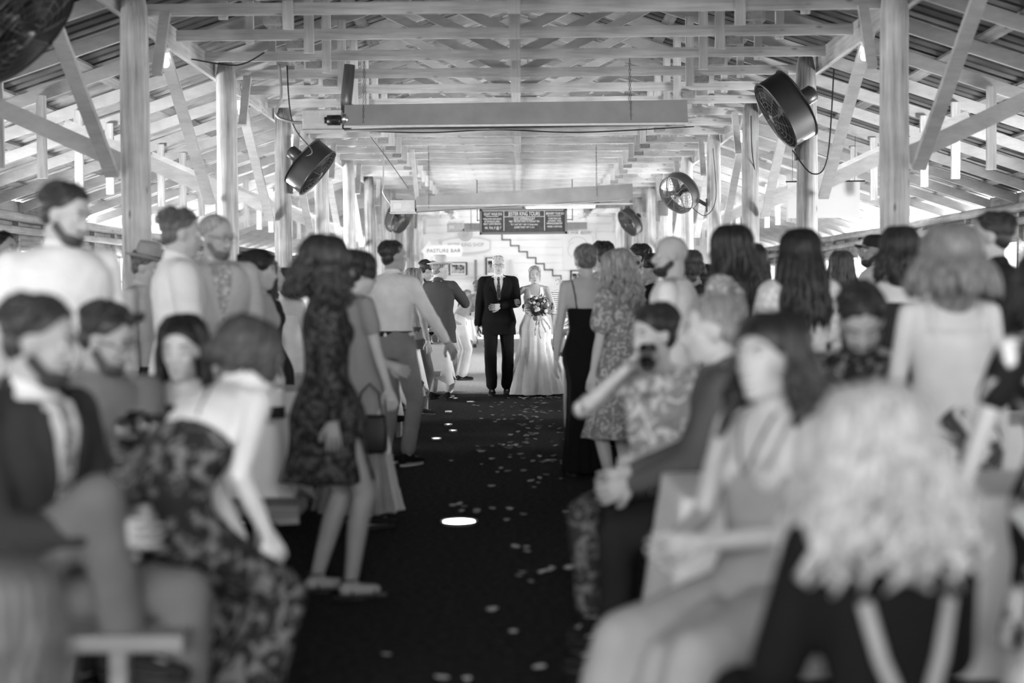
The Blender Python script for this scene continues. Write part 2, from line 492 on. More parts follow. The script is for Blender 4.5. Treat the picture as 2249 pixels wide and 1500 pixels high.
# trusses
RIDGE = roofz(CX)
def truss():
    r = thing('roof_truss', '', 'roof truss', (CX, 0, 0), 0, 'roof trusses over the hall')
    for s in (-1, 1):
        xe = XO+0.35
        MB().beam((s*0.0, 0, RIDGE+0.07), (s*xe, 0, RIDGE+0.07-SL*xe), 0.042, 0.135).build('rafter', WS, r)
        MB().beam((s*0.05, 0.045, HC+2.56), (s*1.55, 0.045, HC+2.56+0.48*1.5), 0.042, 0.10).build('web', WS, r)
        zt = RIDGE-SL*2.02
        MB().box((s*2.02, -0.045, (HC+2.40+zt)/2), (0.095, 0.042, zt-HC-2.40+0.08)).build('hanger', WZ, r)
        zt = RIDGE-SL*2.45
        MB().box((s*2.62, 0.045, (HC+2.50+zt)/2), (0.08, 0.042, zt-HC-2.50+0.06)).build('hanger', WZ, r)
        MB().box((s*2.16, -0.03, HC+2.44), (0.16, 0.10, 0.07)).build('lateral_tie_end', WYD, r)
        zt = RIDGE-SL*5.1
        MB().box((s*5.1, -0.045, (HC+1.31+zt)/2), (0.10, 0.042, zt-HC-1.31+0.10)).build('hanger', WZ, r)
    MB().box((0, 0, HC+2.55), (2*W+0.1, 0.042, 0.105)).build('bottom_chord', WX, r)
    MB().box((0, -0.045, (HC+2.48+RIDGE)/2), (0.12, 0.042, RIDGE-HC-2.48)).build('king_post', WZ, r)
    return r
t0 = truss(); cnt = 0
for j in range(-4, 28):
    y = Y0+0.55+TR*j
    if y > YF-0.4: break
    t = t0 if cnt == 0 else copy_tree(t0)
    t.location = (CX+random.uniform(-.012, .012), y, 0)
    t['label'] = 'timber roof truss, %s counted from the camera' % ORD[cnt].replace('nearest', 'first')
    cnt += 1
# purlins
pi_ = 0
for s in (-1, 1):
    for k, xx in enumerate((0.25, 1.05, 1.9, 2.75, 3.75, 4.6, 5.45, 6.3, 7.15)):
        z = RIDGE+0.135+0.03-SL*xx
        b = MB(); yy = YN+0.2
        while yy < YF-0.3:
            y1 = min(yy+4.8, YF-0.2)
            b.beam((CX+s*xx, yy, z), (CX+s*xx, y1-0.01, z), 0.14, 0.035, (s*SL, 0, 1)); yy += 4.8
        o = b.build('purlin', WYD)
        tag(o, 'flat roof purlin under the steel roof, %s out from the ridge on the %s side' % (ORD[k].replace('nearest', 'first'), 'left' if s < 0 else 'right'), 'purlin', 'roof purlins')
# ------------------------------------------------------------------ tables, cloths, benches
def side_word(s): return 'left' if s < 0 else 'right'
def table(s, y, x_in, x_out, dep=.66, name='', cloth=True, drop=.36):
    xc = s*(x_in+x_out)/2; L = x_out-x_in
    t = thing('banquet_table', 'plank table under a white cloth, %s' % name, 'table', (xc, y, 0), 0, 'guest tables')
    tb = MB()
    for i in range(4): tb.box((0, -dep/2+dep*(i+.5)/4, .735), (L, dep/4-.006, .035))
    tb.build('tabletop', BENCHW, t)
    for sx in (-1, 1):
        lg = MB(); lg.beam((sx*(L/2-.3), -dep*.42, 0), (sx*(L/2-.3), dep*.12, .715), .06, .045, (1, 0, 0)); lg.beam((sx*(L/2-.3), dep*.42, 0), (sx*(L/2-.3), -dep*.12, .715), .06, .045, (1, 0, 0))
        lg.box((sx*(L/2-.3), 0, .70), (.06, dep*.9, .03)); lg.build('trestle_leg', BENCHW, t)
    if cloth:
        r = np.random.default_rng(int(abs(y*100))); n = 160; rings = []
        hx, hy = L/2+.012, dep/2+.012
        pts = []
        per = 2*(2*hx+2*hy)
        for i in range(n):
            q = per*i/n
            if q < 2*hx: a, b, nx, ny = -hx+q, -hy, 0, -1
            elif q < 2*hx+2*hy: a, b, nx, ny = hx, -hy+(q-2*hx), 1, 0
            elif q < 4*hx+2*hy: a, b, nx, ny = hx-(q-2*hx-2*hy), hy, 0, 1
            else: a, b, nx, ny = -hx, hy-(q-4*hx-2*hy), -1, 0
            cx = max(0, 1-abs(abs(a)-hx)/.18)*max(0, 1-abs(abs(b)-hy)/.18)
            w = .5+.5*math.sin(q*9+r.uniform(-.3, .3)); pts.append((a, b, nx, ny, cx, w))
        rings.append([(a*.985, b*.97, .7655) for a, b, *_ in pts])
        for u in (0, .08, .3, .55, .8, 1.0):
            rings.append([(a+math.copysign(1, a)*cx*.05*u+nx*(.03+.03*w)*u, b+math.copysign(1, b)*cx*.05*u+ny*(.03+.03*w)*u, .765-u*drop*(1+.30*cx)) for a, b, nx, ny, cx, w in pts])
        mb = MB(); mb.loft(rings, False); mb.f.append(tuple(range(n-1, -1, -1)))
        c = mb.build('tablecloth', CLOTH_W, None, True, (xc, y, 0)); c.modifiers.new('thickness', 'SOLIDIFY').thickness = .003
        tag(c, 'white cloth draped over the table %s' % name, 'tablecloth', 'white tablecloths')
    return t
def bench(s, y, x_in, x_out, h=.46, name='', dep=.26):
    xc = s*(x_in+x_out)/2; L = x_out-x_in
    t = thing('wooden_bench', 'plank bench %s' % name, 'bench', (xc, y, 0), 0, 'plank benches')
    sm = MB(); sm.box((0, -dep/4, h-.022), (L, dep/2-.006, .044)); sm.box((0, dep/4, h-.022), (L, dep/2-.006, .044)); sm.build('seat', BENCHW, t)
    for sx in (-1, 1):
        lg = MB(); lg.box((sx*(L/2-.18), 0, (h-.045)/2), (.045, dep*.85, h-.045)); lg.build('leg', BENCHW, t)
    st = MB(); st.box((0, 0, h*.45), (L-.36, .03, .09)); st.build('stretcher', BENCHW, t)
    return t
TL = [(4.78, 1.18, 3.3, 'behind the bearded man in dark suit'), (6.95, 1.16, 3.3, 'beside the woman in the dark patterned dress'), (9.15, 1.25, 3.3, 'behind the balding man in the pale blazer'), (10.65, 1.30, 3.3, 'before the white-shirted man in khakis, left'),
      (12.75, 1.15, 3.3, 'behind the white-shirted man in khakis'), (14.9, 1.10, 3.3, 'before the fair-haired woman in grey cardigan'), (16.9, .90, 3.1, 'with wine glasses, nearest the straw-hatted man'), (21.3, 1.25, 3.2, 'left, first one beyond the bridal pair'), (24.0, 1.2, 3.2, 'left, second one beyond the bridal pair')]
for y, a, b, nm in TL: table(-1, y, a, b, name=nm, dep=.62)
TR_ = [(4.45, .48, 3.0, 'right, with corner hanging beside the smiling woman', .52), (6.6, .62, 3.2, 'right, behind the woman drinking', .40), (8.75, .86, 3.2, 'right, behind the bald man in white t-shirt', .36), (10.1, .95, 3.2, 'right, beside the black gown', .36), (11.65, .8, 3.2, 'right, beyond the black gown', .36),
       (14.6, .75, 3.2, 'right, beyond the man in glasses', .36), (17.6, .85, 3.2, 'right, beside the bride', .36), (21.6, .9, 3.2, 'right, first one beyond the bridal pair', .36), (24.6, .9, 3.2, 'right, second one beyond the bridal pair', .36)]
for y, a, b, nm, dr in TR_: table(1, y, a, b, name=nm, drop=dr, dep=.62 if y > 5 else .58)
for y, a, b, nm in [(31.5, -2.6, -1.1, 'far off, left of the older man'), (36.4, -2.4, -.4, 'far off behind the older man'), (31.8, 1.0, 3.0, 'far off behind the bride\'s shoulder')]:
    table(1, y, a, b, name=nm, dep=.8)
for y, a, b, nm in [(3.92, .92, 3.0, 'under the bearded man in dark suit'), (5.36, 1.1, 3.2, 'under the dark-haired woman facing the camera'), (6.25, .97, 3.2, 'ending beside the patterned dress\'s sandals'), (7.95, 1.2, 1.5, 'behind the man in black trousers'),
                    (12.1, 1.05, 1.75, 'behind the khaki trousers, left'), (13.6, 1.0, 3.2, 'two rows behind the khaki trousers, left'), (14.2, 1.0, 3.2, 'three rows behind the khaki trousers, left'), (16.35, .93, 3.0, 'just before the table with wine glasses'), (37.8, 1.0, 1.9, 'far off beyond the older man')]:
    if y == 7.95: continue
    bench(-1, y, a, b, name=nm)
for y, a, b, nm in [(3.80, .42, 1.15, 'under the smiling woman with lanyard'), (5.22, .50, 1.38, 'under the grey-haired man in vest'), (5.86, .34, 1.4, 'under the woman drinking'), (9.05, .80, 1.2, 'beside the blonde in the floral dress'),
                    (12.1, .95, 3.2, 'beyond the black gown, right'), (15.2, .8, 3.2, 'beyond the man in glasses, right'), (18.25, .9, 3.2, 'beside the bride, right')]:
    if y == 9.05: continue
    bench(1, y, a, b, name=nm)
bench(1, 2.78, .42, 1.2, .34, 'low, under the woman with thick blonde waves'); bench(1, 1.98, .66, 1.5, .42, 'at the bottom right corner under the pale grey top'); bench(-1, 2.2, .5, 1.2, .36, 'low, under the child at bottom left')
# ------------------------------------------------------------------ glasses, bottle, napkins, centrepieces
def wine_glass(x, y, z, lab, wine=True, tilt=None):
    o = MB(); o.lathe([(.033, 0), (.033, .003), (.006, .008), (.0045, .02), (.0045, .085), (.018, .095), (.036, .115), (.042, .145), (.040, .175), (.033, .205), (.031, .205), (.038, .175), (.040, .145), (.034, .117), (.016, .099), (0, .096)], (0, 0, 0), 20, None, False)
    g_ = o.build('wine_glass', GLASS, None, True, (x, y, z)); tag(g_, lab, 'glass', 'wine glasses on the tables')
    if wine:
        w = MB(); w.lathe([(.0, .100), (.014, .101), (.031, .119), (.0365, .140), (.0, .141)], (0, 0, 0), 18, None, False); w.build('wine', plain('dark_wine', .03, .1), g_, True)
    return g_
Z = .768
for x, y, lab, w in [(-1.06, 16.75, 'round wine glass on the cloth by the straw-hatted man, left one of the pair', 1), (-.98, 16.72, 'round wine glass on the cloth by the straw-hatted man, right one of the pair', 0),
                 (-1.30, 4.66, 'wine glass nearest the bearded suit\'s sleeve, left-hand of three', 1), (-1.24, 4.78, 'wine glass between two others beside the bending woman', 0), (-1.34, 4.92, 'wine glass at the back of three beside the bending woman', 1),
                 (.80, 6.42, 'wine glass on the table behind the drinking woman, near her ear', 0), (.90, 6.5, 'second wine glass behind the drinking woman, further from the aisle', 1), (-1.35, 12.66, 'wine glass behind the khaki trousers', 0), (-1.26, 9.1, 'wine glass behind the pale dress', 0)]:
    wine_glass(x, y, Z, lab, w)
def bottle(x, y, lab, v=.02):
    m = MB(); m.lathe([(0, 0), (.037, .002), (.038, .01), (.038, .19), (.030, .225), (.014, .255), (.0135, .305), (.016, .307), (.016, .318), (0, .318)], (0, 0, 0), 20, None, False)
    o = m.build('bottle', plain('dark_bottle_glass', v, .12, spec=.6), None, True, (x, y, Z)); tag(o, lab, 'bottle', 'bottles on the tables')
    l = MB(); l.lathe([(.0386, .06), (.0386, .15)], (0, 0, 0), 20, None, False); l.build('paper_label', plain('label_paper', .6, .8), o, True)
bottle(-1.30, 6.82, 'dark bottle on the table behind the patterned dress, left of two'); bottle(-1.20, 6.95, 'dark bottle on the table edge nearest the patterned dress'); bottle(-1.42, 14.85, 'dark bottle beyond the khaki trousers')
def napkin(x, y, lab, a=0):
    m = MB(); V = []; n = 10
    for i in range(n+1):
        for j in range(n+1):
            u, v = i/n-.5, j/n-.5; V.append((u*.24, v*.17, .004+.012*abs(math.sin(u*9+v*4))+.01*abs(math.sin(v*13))))
    F = [(i*(n+1)+j, (i+1)*(n+1)+j, (i+1)*(n+1)+j+1, i*(n+1)+j+1) for i in range(n) for j in range(n)]
    m.add(V, F); o = m.build('napkin', plain('napkin_linen', .6, .9), None, True, (x, y, Z)); o.rotation_euler.z = a
    o.modifiers.new('thickness', 'SOLIDIFY').thickness = .004; tag(o, lab, 'napkin', 'linen napkins')
napkin(-1.40, 6.78, 'crumpled linen napkin on the table beside two dark bottles', .4); napkin(-1.18, 16.95, 'crumpled linen napkin behind the wine glasses by the straw hat', .2)
LEAFM = plain('dark_foliage', .075, .6, noise=.4, nscale=30); FLW = plain('white_petals_flower', .72, .7, noise=.08, nscale=30); FLM = plain('mid_tone_flower', .32, .7, noise=.2, nscale=30); FLD = plain('dark_flower', .09, .7, noise=.2, nscale=30)
def rose(c, r, rng, d=None):
    """layered petals"""
    m = MB(); c = Vector(c); d = (Vector(d) if d is not None else Vector((0, -1, .6))).normalized()
    a = d.cross(Vector((0, 0, 1))); a.normalize(); b = d.cross(a)
    for lay, (rr, n, op) in enumerate(((.35, 3, .15), (.62, 5, .35), (.95, 6, .7))):
        for i in range(n):
            q = 2*PI*i/n+lay*.6; o = (a*math.cos(q)+b*math.sin(q)); pc = c+o*r*rr*.55+d*r*(.35-.3*op)
            nrm = (o*op+d*(1-op)).normalized(); t = o.cross(d)
            R = Matrix((t, nrm.cross(t), nrm)).transposed()
            m.ell(pc, (r*.48, r*.42, r*.13), R, 10, 6)
    m.ell(c, (r*.4,)*3, None, 10, 7)
    return m
def leafy(m, c, d, L, w):
    c = Vector(c); d = Vector(d).normalized(); s = d.cross(Vector((.2, .1, 1))); s.normalize(); n = s.cross(d)
    V = []; 
    for i in range(5):
        u = i/4; ww = w*math.sin(PI*(u*.86+.07)); p = c+d*L*u+n*L*.18*u*u
        V += [p-s*ww, p+n*ww*.25, p+s*ww, p-n*.002]
    F = []
    for i in range(4):
        a = i*4
        for j in range(4): F.append((a+j, a+(j+1) % 4, a+4+(j+1) % 4, a+4+j))
    m.add([list(p) for p in V], F)
def bouquet():
    rg = random.Random(3); t = thing('bouquet', 'round bridal bouquet of pale roses, dark blooms and trailing ribbon', 'bouquet', (.225, 18.66, 1.16))
    lf = MB()
    for i in range(150):
        a = rg.uniform(0, 2*PI); e = rg.uniform(-.9, 1.3); d = Vector((math.cos(a)*math.cos(e), math.sin(a)*math.cos(e), math.sin(e)))
        leafy(lf, d*rg.uniform(.06, .11), d+Vector((rg.uniform(-.4, .4), rg.uniform(-.4, .4), rg.uniform(-.4, .2))), rg.uniform(.05, .10), rg.uniform(.010, .020))
    lf.ell((0, 0, 0), (.11, .10, .09)); lf.build('foliage', LEAFM, t, True)
    for i in range(46):
        a = rg.uniform(0, 2*PI); e = rg.uniform(-.55, 1.3); d = Vector((math.cos(a)*math.cos(e)*1.30, math.sin(a)*math.cos(e)*.85, math.sin(e)*.95))
        if d.y > .35: d.y *= -1
        r = rg.uniform(.020, .036); rose(d*.150, r*1.15, rg, d).build('flower', [FLW, FLM, FLW, FLD, FLM][i % 5], t, True)
    st = MB()
    for i in range(9): a = i*.7; st.tube([(math.cos(a)*.02, math.sin(a)*.02, -.05), (math.cos(a)*.008, math.sin(a)*.008, -.13), (math.cos(a)*.018-.02, math.sin(a)*.018, -.22)], .004, 6)
    st.build('stems', LEAFM, t, True)
    for i, (x, L) in enumerate(((-.015, .26), (.01, .30), (.035, .22), (.06, .18))):
        rb = MB(); pts = [(x*.3, -.035, -.10)]+[(x*(1+u*1.5)+.012*math.sin(u*6+i), -.045-.01*u, -.10-L*u) for u in (.25, .5, .75, 1)]
        for a_, b_ in zip(pts[:-1], pts[1:]): rb.beam(a_, b_, .022, .002, (0, 1, 0))
        rb.build('ribbon', plain('pale_ribbon', .62, .5), t, True)
bouquet()
def garland(s, x, y, z0, z1, lab, seed):
    rg = random.Random(seed); t = thing('floral_garland', lab, 'garland', (x, y, 0))
    lf = MB()
    for i in range(170):
        u = i/170; z = z0+(z1-z0)*u; xx = .05*math.sin(u*7)+u*.10
        leafy(lf, (xx+rg.uniform(-.05, .05), rg.uniform(-.05, .03), z), (rg.uniform(-1, 1), rg.uniform(-1, .2), rg.uniform(-1, .5)), rg.uniform(.06, .11), rg.uniform(.012, .022))
    lf.tube([(.05*math.sin(u*7)+u*.10, 0, z0+(z1-z0)*u) for u in np.linspace(0, 1, 10)], .035, 8); lf.build('foliage', LEAFM, t, True)
    for i in range(18):
        u = i/18; z = z0+(z1-z0)*u; xx = .05*math.sin(u*7)+u*.10
        rose((xx+rg.uniform(-.05, .05), -.06, z), rg.uniform(.022, .036), rg).build('flower', [FLD, FLM, FLD, FLW][i % 4], t, True)
garland(1, .60, 17.2, 1.0, .30, 'dark flower garland hanging at the table end right of the bride', 5)
for i, (x, y) in enumerate([(-1.9, 4.78), (-2.2, 6.95), (1.3, 6.6), (-2.0, 12.75), (1.6, 8.75), (-1.7, 16.9)]):
    rg = random.Random(20+i); t = thing('centrepiece', 'small jar of mixed flowers on the %s cloth, %s' % ('left' if x < 0 else 'right', ['beside the bearded suit', 'behind the tall man in white', 'behind the woman drinking', 'far behind the khakis', 'behind the bald man', 'by the straw hat'][i]), 'flowers', (x, y, Z), 0, 'flower jars on the tables')
    j = MB(); j.lathe([(0, 0), (.04, 0), (.042, .09), (.034, .10), (.036, .115), (.033, .115), (.031, .10), (.039, .088), (.037, .004), (0, .004)], (0, 0, 0), 18, None, False); j.build('jar', GLASS, t, True)
    lf = MB()
    for q in range(50): leafy(lf, (0, 0, .09), (rg.uniform(-1, 1), rg.uniform(-1, 1), rg.uniform(.5, 1.6)), rg.uniform(.08, .15), .014)
    lf.build('foliage', LEAFM, t, True)
    for q in range(9): rose((rg.uniform(-.07, .07), rg.uniform(-.07, .05), rg.uniform(.13, .22)), rg.uniform(.02, .032), rg).build('flower', [FLW, FLM, FLD][q % 3], t, True)
# ------------------------------------------------------------------ things on the ground
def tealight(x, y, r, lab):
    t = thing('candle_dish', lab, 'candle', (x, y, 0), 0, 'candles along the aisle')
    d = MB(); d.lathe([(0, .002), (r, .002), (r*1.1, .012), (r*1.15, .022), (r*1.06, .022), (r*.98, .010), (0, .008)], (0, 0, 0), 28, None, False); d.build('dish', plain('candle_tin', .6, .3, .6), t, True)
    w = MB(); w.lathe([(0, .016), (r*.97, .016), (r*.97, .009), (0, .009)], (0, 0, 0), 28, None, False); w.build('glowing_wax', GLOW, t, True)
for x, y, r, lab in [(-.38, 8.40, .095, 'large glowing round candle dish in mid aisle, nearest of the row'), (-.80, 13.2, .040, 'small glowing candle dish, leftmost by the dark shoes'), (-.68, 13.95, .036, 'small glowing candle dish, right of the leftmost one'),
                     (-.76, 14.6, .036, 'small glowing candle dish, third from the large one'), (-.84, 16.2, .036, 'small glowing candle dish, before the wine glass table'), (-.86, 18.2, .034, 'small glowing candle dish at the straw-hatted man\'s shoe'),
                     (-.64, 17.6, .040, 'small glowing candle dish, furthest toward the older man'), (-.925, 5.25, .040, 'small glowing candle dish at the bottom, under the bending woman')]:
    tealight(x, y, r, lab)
PETM = plain('rose_petal', .42, .8, noise=.12, nscale=20)
def petal_mesh(seed):
    rg = random.Random(seed); V = []; F = []; n = 6; w = rg.uniform(.8, 1.1); cu = rg.uniform(.25, .6)
    for i in range(n+1):
        u = i/n
        for j in range(n+1):
            v = j/n*2-1; ww = math.sin(PI*(.12+.80*u))*.022*w; x = v*ww; y = (u-.5)*.046; V.append((x, y, .003+cu*(abs(v)**2*.018*math.sin(PI*u*.8+.3)+(u-.4)**2*.05)))
    F = [(i*(n+1)+j, (i+1)*(n+1)+j, (i+1)*(n+1)+j+1, i*(n+1)+j+1) for i in range(n) for j in range(n)]
    me = bpy.data.meshes.new('petal'); me.from_pydata(V, [], F); me.update(); me.materials.append(PETM)
    me.polygons.foreach_set('use_smooth', [True]*len(F)); return me
pm = [petal_mesh(i) for i in range(5)]; rg = random.Random(11)
clusters = [(.10, 6.85, .14, 9), (.28, 7.1, .10, 5), (-.06, 7.5, .12, 4), (.30, 6.9, .05, 3), (-.25, 8.95, .12, 5), (.02, 9.1, .25, 6), (.42, 8.9, .10, 3), (-.42, 9.1, .06, 3), (.15, 10.4, .2, 6), (-.1, 10.9, .12, 5), (.22, 11.5, .14, 12), (.0, 11.7, .2, 4),
            (-.20, 12.6, .2, 10), (.05, 12.9, .25, 14), (.14, 13.6, .18, 10), (-.35, 12.2, .10, 5), (.1, 14.4, .22, 14), (.0, 15.2, .25, 14), (.18, 16.2, .22, 14), (-.05, 16.9, .3, 12), (.3, 17.4, .2, 10), (.1, 5.0, .5, 4), (-.05, 5.7, .4, 4), (-.5, 11.5, .2, 3), (-.3, 16.0, .3, 6), (.35, 18.3, .15, 16), (.05, 18.2, .22, 12), (-.55, 17.4, .2, 5)]
np_ = 0
for cx, cy, sp, n in clusters:
    for i in range(n):
        o = bpy.data.objects.new('rose_petal', pm[np_ % 5]); COL.objects.link(o)
        o.location = (max(-.78, min(.60 if cy < 12 else .72, rg.gauss(cx, sp*.6))), rg.gauss(cy, sp), .001); o.rotation_euler = (rg.uniform(-.15, .15), rg.uniform(-.15, .15), rg.uniform(0, 6.28)); sc = rg.uniform(.8, 1.25); o.scale = (sc, sc, sc)
        tag(o, 'pale rose petal scattered on the dark mulch of the aisle', 'petal', 'rose petals strewn along the aisle'); np_ += 1
# handbag hanging from the pale-dressed woman's hand, jacket on the bench, white bag
def bag(x, y, z, v, w, h, lab, strap_h=.18):
    t = thing('handbag', lab, 'bag', (x, y, z)); m = MB()
    m.loft([[(math.copysign(abs(math.cos(a))**.5, math.cos(a))*w*q, math.copysign(abs(math.sin(a))**.5, math.sin(a))*w*.32*q2, zz) for a in np.linspace(0, 2*PI, 24, endpoint=False)] for zz, q, q2 in ((0, .86, .9), (.02, .98, 1.1), (h*.5, 1, 1), (h*.9, .9, .5), (h, .86, .25))])
    m.build('pouch', plain('leather_%d' % int(v*100), v, .5), t, True)
    s_ = MB(); s_.tube([(-w*.7, 0, h*.95), (-w*.5, 0, h+strap_h*.7), (0, 0, h+strap_h), (w*.5, 0, h+strap_h*.7), (w*.7, 0, h*.95)], .006, 8); s_.build('strap', BLACK, t, True)
bag(-.87, 8.12, .46, .012, .10, .22, 'black handbag hanging from the pale-dressed woman\'s hand'); bag(-1.02, 9.0, 0.0, .45, .13, .24, 'pale soft bag on the ground behind the pale dress')
def draped_coat(x, y, z, lab, v):
    m = MB(); 
    m.loft([[(x+math.cos(a)*rx*(1+.1*math.sin(3*a)), y+math.sin(a)*ry, zz+.02*math.sin(4*a)) for a in np.linspace(0, 2*PI, 28, endpoint=False)] for zz, rx, ry in ((z-.30, .10, .16), (z-.2, .14, .17), (z-.05, .17, .17), (z+.03, .19, .16), (z+.07, .15, .12), (z+.085, .05, .05))])
    o = m.build('folded_coat', plain('coat_%d' % int(v*1000), v, .9), None, True); tag(o, lab, 'coat')
draped_coat(-1.13, 13.55, .47, 'dark coat laid over the bench end behind the khaki trousers', .012)
# ------------------------------------------------------------------ heaters, fans, bulbs, signs, wires
def chain(mb, p0, p1):
    p0 = Vector(p0); p1 = Vector(p1); n = max(4, int((p1-p0).length/.035)); d = (p1-p0)/n
    for i in range(n):
        c = p0+d*(i+.5); R = Vector((1, 0, 0)) if i % 2 else Vector((0, 1, 0)); up = d.normalized()
        mb.tube([c+R*.009*math.cos(a)+up*.019*math.sin(a) for a in np.linspace(0, 2*PI, 9)], .0028, 5, cap=False)
def heater(y, x0, x1, zl, zr, lab, deep=.18, box_w=.42, flue=True, bend=True):
    t = thing('tube_heater', lab, 'heater', (0, y, 0), 0, 'radiant tube heaters')
    rings = []
    for x in (x0, x1):
        z = zl if x == x0 else zr
        rings.append([(x, -.17, z+.04), (x, -.09, z+.10+deep), (x, .09, z+.10+deep), (x, .17, z+.04), (x, .18, z+.02), (x, .155, z+.035), (x, .08, z+.09+deep), (x, -.08, z+.09+deep), (x, -.155, z+.035), (x, -.18, z+.02)])
    m = MB(); m.loft(rings); m.build('reflector', HEATER, t)
    for yy in (-.055, .055):
        m = MB(); m.tube([(x0-.05, yy, zl+.045), (x1-.22, yy, zr+.045)], .036, 14); m.build('burner_tube', TUBE if yy < 0 else HEATER_IN, t, True)
    if bend:
        m = MB(); m.tube([(x1-.22+.09*math.sin(a), -.055*math.cos(a), zr+.045) for a in np.linspace(0, PI, 10)], .036, 12); m.build('return_bend', HEATER_IN, t, True)
    m = MB(); m.box((x0/2+x1/2, -.178, (zl+zr)/2+.025), (x1-x0, .008, .022)); m.build('lip', METAL_PALE, t)
    bx = x0-.03-box_w/2
    b = MB(); b.box((bx, 0, zl+.12), (box_w, .26, .21)); b.box((bx, 0, zl+.008), (box_w+.04, .30, .014)); bo = b.build('burner_box', METAL_PALE, t); bo.modifiers.new('bevel', 'BEVEL').width = .006
    pl = MB(); pl.box((bx-.09, -.133, zl+.12), (.14, .004, .09)); pl.build('rating_plate', plain('plate_white', .75, .5), bo)
    mo = MB(); mo.tube([(bx+.06, -.15, zl+.11), (bx+.20, -.15, zl+.11)], .055, 18); mo.tube([(bx+.03, -.15, zl+.11), (bx+.06, -.15, zl+.11)], .035, 14)
    if flue:
        mo.build('blower_motor', plain('motor_black', .02, .35), t, True)
        f = MB(); f.tube([(bx+.25, 0, zl+.20), (bx+.25, 0, zl+.36), (bx+.29, 0, zl+.72)], [.07, .065, .06], 16); f.build('flue', METAL_MID, t, True)
        f = MB(); f.ell((bx+.24, -.14, zl+.12), (.05, .05, .06)); f.build('blower_housing', HEATER_IN, t, True)
    for x, z in ((x0+.16*(x1-x0)*.35, zl), (x1-.33*(x1-x0)*.5, zr)):
        ch = MB()
        for yy in (-.16, .16): chain(ch, (x, yy*.2, HC+2.50), (x, yy, z+.06))
        ch.build('chain', plain('steel_chain', .12, .4, .6), t, True)
    return t
heater(15.45, -1.88, 1.80, HC+1.74, HC+1.76, 'long tube heater hung highest and nearest across the nave')
heater(24.6, -1.78, 1.93, HC+1.36, HC+1.55, 'second tube heater, slightly tilted, above the chalkboard', flue=False, bend=False)
heater(38.0, -1.50, 1.77, HC+1.60, HC+1.60, 'furthest tube heater, partly hidden behind the chalkboard', deep=.12, flue=False, bend=False)
fl = MB(); fl.beam((-1.78, 24.62, HC+1.60), (-1.86, 24.62, HC+2.46), .07, .07, (0, 1, 0)); tag(fl.build('flue_pipe', METAL_PALE), 'pale square flue rising from the second heater\'s burner box', 'pipe')
st = thing('strip_light', 'fluorescent strip light fitting just above the chalkboard', 'light', (0, 30.2, 0))
m = MB(); m.box((.85, 0, HC+1.80), (1.5, .12, .05)); m.build('housing', METAL_PALE, st); m = MB(); m.tube([(.12, 0, HC+1.76), (1.58, 0, HC+1.76)], .018, 10); m.build('lamp_tube', WHITE, st, True)

